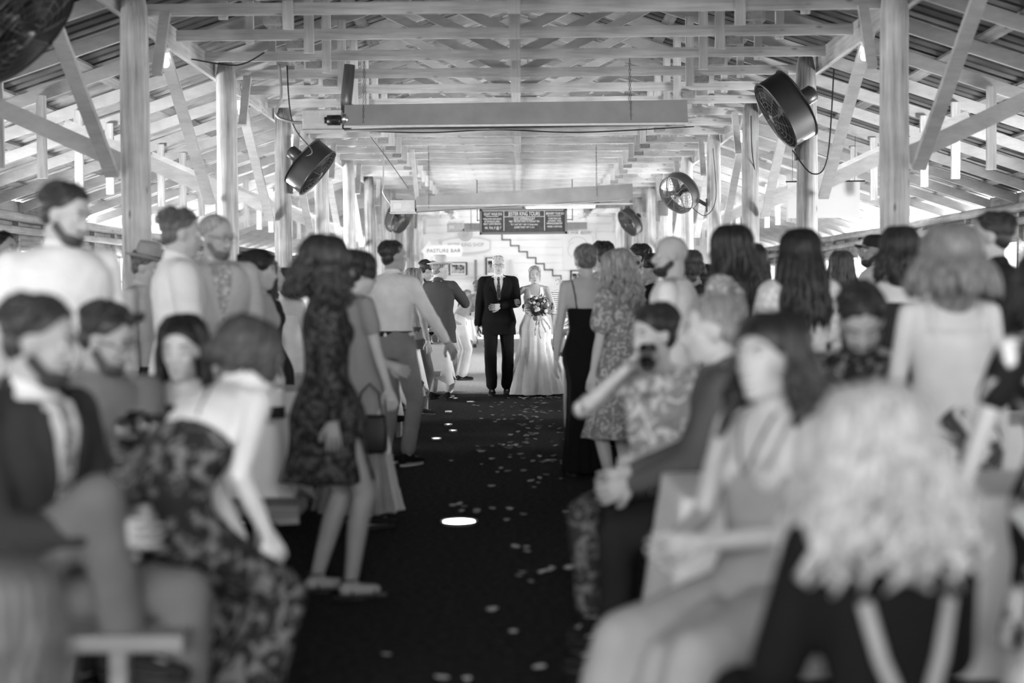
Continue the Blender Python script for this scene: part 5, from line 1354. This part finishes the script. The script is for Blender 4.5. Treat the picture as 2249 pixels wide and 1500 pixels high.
# ---- pieces laid on finished garments (lapels, shirt fronts, ties, straps)
def bvh_of(c, name):
    co, li, ls, lt = c['bvh_'+name]
    polys = [tuple(li[s:s+n]) for s, n in zip(ls.tolist(), lt.tolist())]
    return BVHTree.FromPolygons([Vector(p) for p in co.tolist()], polys)
def drape(c, bvh, outline, name, mat, t=.33, off=.004, front=1, thick=.003, nx=14, ny=22, parent=None):
    """outline: list of rows (y, x0, x1) in torso coordinates (metres for a 1.75 m figure), laid on the garment from the front or back"""
    q, R = c['S'][t]; k = c['k']; mb = MB(); Vt = []; rows = 0
    ys = [o[0] for o in outline]
    for i in range(ny+1):
        u = i/ny*(len(outline)-1); a = min(int(u), len(outline)-2); w = u-a
        y = outline[a][0]*(1-w)+outline[a+1][0]*w; x0 = outline[a][1]*(1-w)+outline[a+1][1]*w; x1 = outline[a][2]*(1-w)+outline[a+1][2]*w
        row = []
        for j in range(nx+1):
            x = x0+(x1-x0)*j/nx
            o = q+R@V3(x*k, .5*front, y*k); d = R@V3(0, -1.0*front, 0)
            hit = bvh.ray_cast(o, d)[0]
            if hit is None: hit = q+R@V3(x*k, .10*front, y*k)
            row.append(hit-d*off)
        Vt.append(row)
    P_ = [[list(p) for p in row] for row in Vt]
    d = R@V3(0, 1.0*front, 0)
    top = [[list(Vector(p)+d*thick) for p in row] for row in P_]
    n = nx+1; V = [p for r_ in P_ for p in r_]+[p for r_ in top for p in r_]; N = len(P_)*n; F = []
    for i in range(ny):
        for j in range(nx):
            a = i*n+j; F.append((a, a+1, a+n+1, a+n)); F.append((N+a, N+a+n, N+a+n+1, N+a+1))
    for i in range(ny):
        for j in (0, nx):
            a = i*n+j; F.append((a, a+n, N+a+n, N+a))
    for j in range(nx):
        for i in (0, ny):
            a = i*n+j; F.append((a, N+a, N+a+1, a+1))
    mb.add(V, F)
    return mb.build(name, mat, parent or c['root'], True)
def open_jacket(c, shirt, lapel, tie=None, depth=.30, vw=.060, top=.170):
    b = bvh_of(c, 'jacket')
    y0 = top; y1 = top-depth
    drape(c, b, [(y0+.022, -vw*.9, vw*.9), (y0+.004, -vw, vw), (y0-.05, -vw*.98, vw*.98), (y1+.05, -vw*.22, vw*.22), (y1, -.004, .004)], 'shirt_front', mat_of(shirt), off=.001, thick=.003)
    for s in (-1, 1):
        drape(c, b, [(y0+.0, s*vw*.85, s*(vw+.03)), (y0-.03, s*vw*.95, s*(vw+.050)), (y0-.085, s*vw*.82, s*(vw+.058)), (y0-.10, s*vw*.78, s*(vw+.030)), (y1+.05, s*vw*.18, s*(vw*.62)), (y1-.01, s*0.0, s*.012)], 'lapel', mat_of(lapel), off=.006, thick=.004)
    if tie:
        o = drape(c, b, [(y0+.022, -.010, .010), (y0-.004, -.019, .019), (y0-.035, -.012, .012), (y0-.10, -.021, .021), (y1+.06, -.026, .026), (y1+.005, -.018, .018)], 'necktie', mat_of(tie), off=.010, thick=.007)
    bt = MB(); q, R = c['S'][.33]; k = c['k']
    for yy in (y1-.03, y1-.13):
        hit = b.ray_cast(q+R@V3(.008*k, .5, yy*k), R@V3(0, -1, 0))[0]
        if hit is not None: bt.ell(hit+R@V3(0, .003, 0), (.009, .005, .009), R, 12, 8)
    if bt.n: bt.build('button', plain('dark_button', .06, .3), c['root'], True)
def strap(c, garment, pts, name, mat, r=.006, front=-1, t=.33, body=True):
    """a cord lying on the torso: pts in torso coordinates"""
    q, R = c['S'][t]; k = c['k']; src = c.get('bvh_'+garment); b = bvh_of(c, garment) if src else None
    out = []
    fx = 1.0
    for (x, y) in pts:
        o = q+R@V3(x*k, .5*front, y*k); d = R@V3(0, -1.0*front, 0); hit = b.ray_cast(o, d)[0] if b else None
        out.append((hit if hit is not None else q+R@V3(x*k, .11*front, y*k))-d*r*.5)
    m = MB(); m.tube(out, r, 8); return m.build(name, mat, c['root'], True)
# ------------------------------------------------------------------ the cast
S_ = lambda v: ('suit', v)
P_ = lambda v: ('p', v)
father = person('older man in black suit and patterned tie walking the bride up the aisle', (-0.30, 18.95), 182, 1.87, 'm', head=(0, 2, 0), skin=.42,
    hair=dict(style='short', v=.62, vol=.955), top=('jacket', S_(.010)), bottom=('trousers', S_(.010), {'wide': .012}), glasses=1, vox=.0068,
    lh=(-.02, .27, 1.19), rh=(.30, .03, .80), lf=(-.10, -.05, .09), rf=(.10, .08, .09), lpole=(-.9, -.3, -.6), palm={'l': (0, -1, .2)}, fist=.25)
bride = person('bride in white sleeveless gown holding a bouquet on the older man\'s arm', (.185, 18.98), 180, 1.74, 'f', head=(0, 4, 0), skin=.50,
    hair=dict(style='updo', v=.33, wisps=10, bun=(-.03, -.118)), vox=.0065, rpole=(.8, -.5, -.6), rh=(.28, .17, 1.24), lh=(-.08, .24, 1.05), lpole=(-.8, -.4, -.3), fist=.6,
    top=('dress', P_(.80), {'top': .38, 'off': .008, 'hem': .012, 'flare': .24, 'n': 9, 'amp': .013, 'sleeve': 'none', 'w': .003}), shoes=None)
GL = 'guests left of the aisle'; GR = 'guests right of the aisle'
# left side
l_white = person('tall bearded man in white shirt standing at far left, looking down', (-1.90, 5.85), -140, 1.86, 'm', head=(32, 16, 0), skin=.46, hair=dict(style='short', v=.035),
    top=('shirt', P_(.82)), bottom=('trousers', P_(.06)), beard=.05, group=GL, fat=1.1)
l_suit = person('bearded man in dark suit and patterned tie seated at lower left', (-1.44, 3.98), -112, 1.84, 'm', 'sit', lean=8, head=(20, 10, 0), skin=.34, hair=dict(style='short', v=.03),
    top=('jacket', S_(.035), {'shirt': P_(.7)}), bottom=('trousers', P_(.12)), beard=.03, lh=(-.10, .34, .76), rh=(.06, .34, .74), rf=(-.06, .34, .40), group=GL, seat=.44)
l_grey = person('man in glasses and grey shirt seated behind the bearded man in dark suit', (-1.60, 5.24), -150, 1.76, 'm', 'sit', lean=14, head=(45, 20, 0), skin=.34, hair=dict(style='quiff', v=.03),
    top=('shirt', P_(.16)), bottom=('trousers', P_(.05)), glasses=1, beard=.06, lh=(-.05, .46, .84), rh=(.22, .44, .84), group=GL)
l_face = person('dark-haired woman seated facing the camera in black at left', (-1.28, 5.42), 176, 1.62, 'f', 'sit', lean=4, head=(0, 8, 0), skin=.52, hair=dict(style='long', v=.012, len=.34, wave=.01, vol=1.04, face=1.1),
    top=('dress', ('floral', .008, .10, 40), {'sleeve': 'short', 'top': .44, 'hem': .5}), group=GL, eyes='closed')
l_bend = person('woman in floral strapless dress bending forward in front at left', (-1.09, 4.27), -38, 1.68, 'f', lean=50, side=-8, head=(-42, 12, 0), skin=.66, hair=dict(style='bob', v=.05, len=.09, wave=.006, vol=1.1, spread=.02, n=130),
    top=('dress', ('floral', .02, .17, 17), {'sleeve': 'none', 'top': .29, 'hem': .16, 'flare': .18}), pel=(0, 0, .70), lh=(.08, .30, .48), rh=(.17, .27, .63), lf=(-.04, .14, .085), rf=(.15, .12, .085), lpole=(-.9, -.5, 0), rpole=(.4, -1, 0),
    shoes=('sandal',), group=GL, vox=.009)
l_back = person('man in white shirt and black trousers standing behind the seated women at left', (-1.80, 7.45), -68, 1.84, 'm', head=(0, 6, 0), skin=.42, hair=dict(style='curly_short', v=.10),
    top=('shirt', P_(.80), {'hem': -.08, 'blouse': .03, 'soff': .024}), bottom=('trousers', P_(.012)), group=GL, lh=(-.24, .22, .95), rh=(.26, .10, .90))
l_blazer = person('balding man in glasses and pale blazer beside the first log post', (-1.76, 8.15), -150, 1.85, 'm', head=(28, 12, 0), skin=.44, hair=dict(style='cropped', v=.30, vol=.975),
    top=('jacket', S_(.55), {'shirt': ('floral', .35, .7, 30)}), bottom=('trousers', P_(.2)), glasses=1, beard=.15, group=GL, rh=(.1, .3, 1.1))
person('man in grey fedora and light shirt in front of the nearest left log post', (-2.66, 9.95), -100, 1.70, 'm', head=(0, 18, 0), skin=.42, hair=dict(style='short', v=.10), top=('shirt', P_(.60)), bottom=('trousers', P_(.05)), hat=(.32, 'fedora'), group=GL)
person('dark-haired woman with headband and pale top behind the pale blazer', (-1.62, 8.72), -96, 1.66, 'f', head=(0, 8, 0), skin=.50, hair=dict(style='updo', v=.015, headband=1, vol=1.12, bun=(.05, -.12)), top=('blouse', P_(.5)), bottom=('skirt', P_(.3), {'hem': .3}), group=GL)
person('dark-haired woman in black standing between the headband woman and third post', (-1.80, 10.1), -85, 1.64, 'f', skin=.5, hair=dict(style='long', v=.015, len=.25), top=('dress', P_(.03), {'top': .47, 'sleeve': 'short', 'hem': .5}), group=GL)
person('curly-haired woman in white strapless dress by the third left log post', (-1.98, 12.1), -40, 1.60, 'f', skin=.58, hair=dict(style='bob', v=.05, len=.06, wave=.02, vol=1.05, spread=.02), top=('dress', P_(.8), {'top': .36, 'hem': .3, 'flare': .15}), group=GL)
l_floral = person('woman with big dark curls in patterned long-sleeved dress standing at the aisle', (-.88, 6.40), -72, 1.64, 'f', head=(-10, 8, 0), skin=.27, hair=dict(style='curly', v=.022, len=.20, wave=.022, freq=3, spread=.05, vol=1.12, n=120, w=.014),  # shade low in the aisle is put into her darker skin tone
    top=('dress', ('floral', .012, .075, 26), {'top': .49, 'sleeve': 'long', 'soff': .020, 'hem': .53, 'flare': .10, 'n': 7}), shoes=('sandal',), group=GL, lh=(-.18, .12, .80), rh=(.24, -.02, .78), rf=(.10, .08, .085), lf=(-.09, -.04, .085), vox=.009)
l_bag = person('woman in long pale dress with dark handbag beside the patterned dress', (-.97, 8.35), -60, 1.63, 'f', head=(0, 12, 0), skin=.46, hair=dict(style='bob', v=.03, len=.05, vol=1.08),
    top=('dress', P_(.26), {'top': .46, 'sleeve': 'short', 'hem': .10, 'flare': .16, 'n': 13}), group=GL, rh=(.20, .12, .78), lh=(-.1, .25, .95))
l_khaki = person('man in white shirt and khaki trousers turned away at the aisle\'s left edge', (-1.02, 11.3), -35, 1.80, 'm', head=(-28, 0, 0), skin=.34, hair=dict(style='short', v=.03),
    top=('shirt', P_(.80), {'hem': .05, 'blouse': .0}), bottom=('trousers', P_(.24), {'belt': 1}), shoes=('p', .012, 1), rh=(.34, .30, .94), group=GL, vox=.0085, rpole=(.5, -1, -.6))
person('fair-haired woman in grey cardigan behind the white-shirted man in khakis', (-1.20, 15.95), -60, 1.66, 'f', head=(0, 4, 0), skin=.46, hair=dict(style='long', v=.22, len=.16), top=('blouse', P_(.28)), bottom=('trousers', P_(.1)), group=GL, vox=.009)
person('dark-haired man in dark patterned shirt leaning in beside the straw hat', (-1.45, 18.95), -75, 1.84, 'm', lean=16, head=(0, 22, 0), skin=.34, hair=dict(style='quiff', v=.02, vol=1.04), top=('shirt', ('floral', .012, .05, 60), {}), bottom=('trousers', P_(.02)), group=GL, vox=.009)
l_hat = person('man in straw hat and grey blazer seen from behind near the bridal pair', (-1.05, 18.2), -22, 1.80, 'm', head=(-52, 4, 0), skin=.42, hair=dict(style='short', v=.20), hat=(.52, 'fedora', 4),
    top=('jacket', S_(.065), {'hem': -.24}), bottom=('trousers', P_(.48)), group=GL, rh=(.16, .34, 1.36), lh=(.02, .36, 1.32), palm={'r': (-1, .2, 0), 'l': (1, .2, 0)}, vox=.0075)
person('child with shoulder-length brown hair seated at the bottom left corner', (-.80, 2.2), -10, 1.12, 'f', 'sit', skin=.4, hair=dict(style='long', v=.07, len=.22, vol=1.05), top=('blouse', P_(.10)), bottom=('trousers', P_(.1)), seat=.36, group=GL)
person('dark-haired guest seated at the far left edge behind the dark suit', (-2.06, 5.25), -165, 1.68, 'm', 'sit', head=(35, 5, 0), skin=.46, hair=dict(style='short', v=.02), top=('shirt', P_(.3)), bottom=('trousers', P_(.1)), group=GL)
person('dark-haired guest standing at the left edge behind the tall man\'s shoulder', (-3.62, 9.9), -100, 1.84, 'm', skin=.4, hair=dict(style='short', v=.012), top=('shirt', P_(.05)), bottom=('trousers', P_(.03)), group=GL)
person('second dark-haired guest beside the tall man\'s shoulder, nearer the windows\' corner', (-3.42, 10.55), -80, 1.86, 'm', skin=.4, hair=dict(style='short', v=.012), top=('shirt', P_(.03)), bottom=('trousers', P_(.03)), group=GL)
person('guest in pale grey sweater bending over a table beside the older man', (-.98, 22.2), -75, 1.68, 'f', lean=42, head=(0, 0, 0), skin=.46, hair=dict(style='short', v=.2), top=('blouse', ('stripe', .30, .42, 20, 'Z')), bottom=('trousers', P_(.7), {'wide': .03}), lh=(.0, .5, .82), rh=(.2, .45, .82), group=GL)
# right side
r_black = person('woman in black spaghetti-strap gown seen from behind at the aisle\'s right edge', (.49, 10.6), 4, 1.75, 'f', head=(8, 16, 0), skin=.46, hair=dict(style='updo', v=.13, vol=1.05, bun=(-.01, -.12)), lh=(-.24, .02, .80),
    top=('dress', P_(.010), {'top': .30, 'hem': .03, 'flare': .05, 'n': 9}), group=GR, vox=.0085)
person('dark curly-haired man just behind the black gown\'s shoulder', (.70, 12.3), 40, 1.81, 'm', skin=.4, hair=dict(style='curly_short', v=.03), top=('shirt', P_(.6)), bottom=('trousers', P_(.05)), group=GR)
person('woman with long wavy blonde hair in floral dress beside the black gown', (.66, 9.5), 48, 1.66, 'f', head=(22, 16, 0), skin=.5, hair=dict(style='wavy', v=.26, len=.36, wave=.03, spread=.04, vol=1.08, n=110), top=('dress', ('floral', .22, .52, 26), {'top': .46, 'sleeve': 'puff', 'hem': .4, 'flare': .15}), group=GR, vox=.009)
r_bald = person('bald man with dark full beard in white t-shirt facing the aisle', (.86, 8.0), 72, 1.70, 'm', head=(18, 2, 0), skin=.42, hair=None, top=('tee', P_(.80), {'blouse': .02}), bottom=('trousers', P_(.08)), beard=.022, group=GR, fat=1.08, vox=.0085)
person('bearded man in glasses with dark hair, profile to the left, behind the bald man', (1.13, 13.6), 97, 1.83, 'm', head=(0, 0, 0), skin=.36, hair=dict(style='short', v=.02, vol=1.04), top=('shirt', ('floral', .35, .6, 30)), bottom=('trousers', P_(.1)), glasses=1, beard=.05, group=GR, vox=.0085)
person('dark-haired guest in black between the man in glasses and the bald man', (1.17, 12.6), 78, 1.72, 'f', skin=.34, hair=dict(style='bob', v=.02, len=.03), top=('blouse', P_(.015)), bottom=('trousers', P_(.02)), glasses=1, group=GR, vox=.009)
person('dark-haired woman in glasses and black, profile left, right of the bald man', (1.63, 12.5), 96, 1.61, 'f', head=(0, -4, 0), skin=.38, hair=dict(style='bob', v=.015, len=.10), top=('dress', P_(.012), {'top': .48, 'sleeve': 'long', 'hem': .4}), glasses=1, group=GR, vox=.009)
person('brown-haired woman partly hidden right behind the bald man', (1.29, 10.95), 30, 1.70, 'f', skin=.38, hair=dict(style='bob', v=.06, len=.10), top=('blouse', P_(.04)), bottom=('trousers', P_(.04)), group=GR)
r_pony = person('woman with very long dark hair swept to the left in light printed top', (1.10, 7.5), 62, 1.73, 'f', head=(0, 2, 0), skin=.46, hair=dict(style='long', v=.014, len=.46, wave=.02, spread=.03, side=.25, vol=1.08, n=110), top=('dress', ('floral', .25, .6, 24), {'top': .46, 'sleeve': 'puff', 'hem': .45}), group=GR)
person('woman with wavy dark hair behind the long dark hair swept left', (1.50, 9.25), 150, 1.69, 'f', skin=.46, hair=dict(style='wavy', v=.03, len=.32, wave=.02, spread=.03), top=('dress', ('floral', .2, .6, 22), {'top': .45, 'sleeve': 'short', 'hem': .4}), group=GR)
r_veil = person('woman with waist-long dark hair in white puff-sleeved blouse, seen from behind', (1.42, 7.25), 12, 1.69, 'f', head=(0, 4, 0), skin=.52, hair=dict(style='long', v=.013, len=.42, wave=.008, spread=.05, vol=1.08, n=130), top=('blouse', ('floral', .55, .78, 22), {'sleeve': 'puff'}), bottom=('skirt', P_(.03), {'hem': .3}), group=GR)
person('woman with long brown hair and dark top, back turned, before the right windows', (2.38, 10.6), 6, 1.67, 'f', skin=.46, hair=dict(style='long', v=.07, len=.42, wave=.012, spread=.03), top=('dress', P_(.04), {'top': .46, 'hem': .4}), group=GR)
person('man in black cap and white shirt, profile left, by the nearest right post', (2.72, 10.95), 96, 1.80, 'm', skin=.30, hair=dict(style='cropped', v=.02), hat=(.02, 'cap'), beard=.03, top=('shirt', P_(.7)), bottom=('trousers', P_(.05)), group=GR, vox=.009)
person('dark-haired bare-armed woman standing left of the long straight blonde hair', (1.90, 7.16), -8, 1.70, 'f', skin=.56, hair=dict(style='long', v=.022, len=.18, spread=.03, vol=1.05), top=('dress', P_(.03), {'top': .40, 'hem': .5}), group=GR)
r_straight = person('woman with straight light brown hair to mid back in cream top, right', (1.50, 4.99), 8, 1.60, 'f', head=(0, 0, 0), skin=.56, hair=dict(style='long', v=.17, len=.15, wave=.004, spread=.065, vol=1.12, n=150, w=.013), top=('tee', P_(.62), {'sleeve': 'none', 'top': .40}), bottom=('skirt', ('floral', .06, .7, 9), {'hem': .2}), group=GR, vox=.009)
person('dark-haired man in dark suit standing at the right edge, looking left', (2.40, 7.25), 58, 1.77, 'm', head=(10, 0, 0), skin=.44, hair=dict(style='short', v=.03), top=('jacket', S_(.022)), bottom=('trousers', S_(.022)), group=GR)
person('black-haired woman in black dress with large white leaves at the right edge', (1.50, 3.84), 0, 1.52, 'f', lean=22, head=(0, 15, 0), skin=.52, hair=dict(style='bob', v=.008, len=.14, vol=1.12, spread=.03), top=('dress', ('floral', .012, .72, 8, .56), {'top': .47, 'sleeve': 'short', 'hem': .4, 'flare': .1}), lh=(-.30, .18, .68), group=GR)
person('bearded man in dark floral shirt seated looking down, right', (1.32, 5.40), 150, 1.84, 'm', 'sit', lean=14, head=(22, 34, 0), skin=.34, hair=dict(style='short', v=.02, vol=1.02), beard=.04, top=('shirt', ('floral', .015, .16, 30)), bottom=('trousers', P_(.05)), group=GR, eyes='closed', seat=.48)
r_smile = person('smiling woman with long dark curls and lanyard seated in front at right', (.66, 3.82), 128, 1.66, 'f', 'sit', lean=-2, head=(4, -2, 4), skin=.40, hair=dict(style='curly', v=.012, len=.30, wave=.022, freq=2.6, face=1.15, spread=.055, vol=1.08, n=120, w=.014), smile=True,
    top=('tee', P_(.26), {'sleeve': 'none', 'top': .34}), bottom=('skirt', P_(.30), {'hem': .12, 'flare': .1}), lh=(-.02, .27, .73), rh=(.08, .28, .72), rf=(.12, .55, .09), lf=(-.12, .50, .09), group=GR, vox=.0085)
person('grey-haired man in dark grey vest seated facing left beside the white cloth', (.78, 5.17), 84, 1.74, 'm', 'sit', lean=8, head=(10, 4, 0), skin=.44, hair=dict(style='short', v=.22, vol=.99), top=('shirt', P_(.085), {'soff': .02}), bottom=('trousers', P_(.018)), group=GR, lh=(-.1, .38, .68), rh=(.1, .38, .70))
r_drink = person('short-haired woman in floral blouse lifting a glass to her mouth', (.58, 5.93), 152, 1.68, 'f', 'sit', lean=4, head=(-26, 6, 0), skin=.50, hair=dict(style='short', v=.02, vol=1.06), top=('blouse', ('floral', .28, .62, 20), {'sleeve': 'elbow'}), bottom=('trousers', ('floral', .03, .15, 20)),
    rh=(.07, .20, 1.06), rpole=(1, -.1, -.9), lh=(-.08, .36, .72), group=GR, palm={'r': (-1, .1, 0)}, fist=.5)
r_blond = person('woman with thick wavy blonde hair in black, seated close at lower right', (.73, 2.80), 14, 1.60, 'f', 'sit', lean=8, head=(0, 10, 0), skin=.5, hair=dict(style='wavy', v=.34, len=.30, wave=.028, spread=.075, vol=1.22, n=150, w=.017), top=('dress', P_(.008), {'top': .49, 'sleeve': 'long', 'soff': .03, 'hem': .3}), seat=.34, group=GR)
person('guest in pale grey top whose shoulder fills the bottom right corner', (.92, 1.98), 25, 1.60, 'f', 'sit', skin=.5, hair=dict(style='bob', v=.2, len=.1), top=('blouse', P_(.42), {'soff': .03, 'off': .03}), bottom=('trousers', P_(.3)), seat=.42, group=GR, fat=1.1)
# far guests beyond the bridal pair
FG = 'guests at the far tables'
person('fair curly-haired guest in dark shirt seated far off beside the older man\'s sleeve', (-1.42, 37.6), 170, 1.75, 'm', 'sit', skin=.42, hair=dict(style='curly_short', v=.3), top=('shirt', P_(.02)), bottom=('trousers', P_(.1)), seat=.52, group=FG)
person('guest in white cap and light top seated far off beside the older man\'s sleeve', (-1.02, 35.6), 180, 1.68, 'm', 'sit', skin=.46, hair=dict(style='cropped', v=.1), hat=(.8, 'cap'), top=('tee', P_(.5)), bottom=('trousers', P_(.4)), seat=.50, group=FG)
person('white-haired woman in black-and-white striped top far behind the bride', (.86, 32.8), -160, 1.66, 'f', skin=.5, hair=dict(style='bob', v=.6, len=.06), top=('blouse', ('stripe', .01, .85, 7, 'Z')), bottom=('trousers', P_(.3)), group=FG)
person('dark-haired guest in grey seated far off between bride and black gown', (1.3, 30.2), 120, 1.7, 'm', 'sit', skin=.4, hair=dict(style='short', v=.05), top=('shirt', P_(.3)), bottom=('trousers', P_(.2)), group=FG)
run_jobs()
def ctx_of(r): return next(c for c in root_ctx if c['root'] == r)
open_jacket(ctx_of(father), ('p', .75), ('suit', .014), ('floral', .03, .16, 60), depth=.27)
open_jacket(ctx_of(l_suit), ('p', .72), ('suit', .04), ('spots', .02, .3, 60), depth=.30)
open_jacket(ctx_of(l_blazer), ('floral', .35, .7, 30), ('suit', .58), None, depth=.30)
c = ctx_of(bride); bb = bvh_of(c, 'body')
for s in (-1, 1):
    drape(c, bb, [(.165, s*.070, s*.112), (.10, s*.066, s*.116), (.04, s*.045, s*.13)], 'strap', mat_of(('p', .80)), off=.003, thick=.004, nx=8, ny=10)
c = ctx_of(r_black)
for s in (-1, 1): strap(c, 'body', [(s*.115, .175), (s*.105, .13), (s*.095, .06), (s*.085, -.03)], 'strap', plain('black_strap', .01, .6), .006, -1)
c = ctx_of(r_smile)
for s in (-1, 1): strap(c, 'body', [(s*.100, .16), (s*.095, .10), (s*.085, .02)], 'strap', mat_of(('p', .26)), .006, 1)
strap(c, 'body', [(-.055, .175), (-.045, .12), (-.02, .04), (0, .0), (.0, -.02)], 'lanyard', plain('lanyard_cord', .12, .7), .006, 1)
strap(c, 'body', [(.055, .175), (.045, .12), (.02, .04), (0, .0), (.0, -.02)], 'lanyard', plain('lanyard_cord', .12, .7), .006, 1)
c = ctx_of(r_straight)
for s in (-1, 1): strap(c, 'body', [(s*.105, .165), (s*.10, .10), (s*.095, .05)], 'strap', mat_of(('p', .62)), .012, -1)
c = ctx_of(l_bend)
strap(c, 'body', [(-.03, .17), (.03, .08), (.06, -.02)], 'necklace_cord', plain('lanyard_cord', .12, .7), .005, -1)
c = ctx_of(r_blond)
for s in (-1, 1): strap(c, 'dress', [(s*.10, .02), (s*.07, -.10), (s*.03, -.20), (s*.02, -.30)], 'bead_strap', plain('pale_beads', .35, .6), .014, -1)

c = ctx_of(r_drink); M = Matrix.Rotation(c['root'].rotation_euler.z, 4, 'Z'); p = Vector(c['root'].location)+(M @ (c['wR']+(c['wR']-c['eR']).normalized()*.09+Vector((-.03, .02, .0))))
wg = wine_glass(p.x, p.y, p.z-.16, 'stemmed glass of dark drink in the short-haired woman\'s hand', 1); wg.rotation_euler = (.25, 0, 0)
bpy.context.view_layer.update()
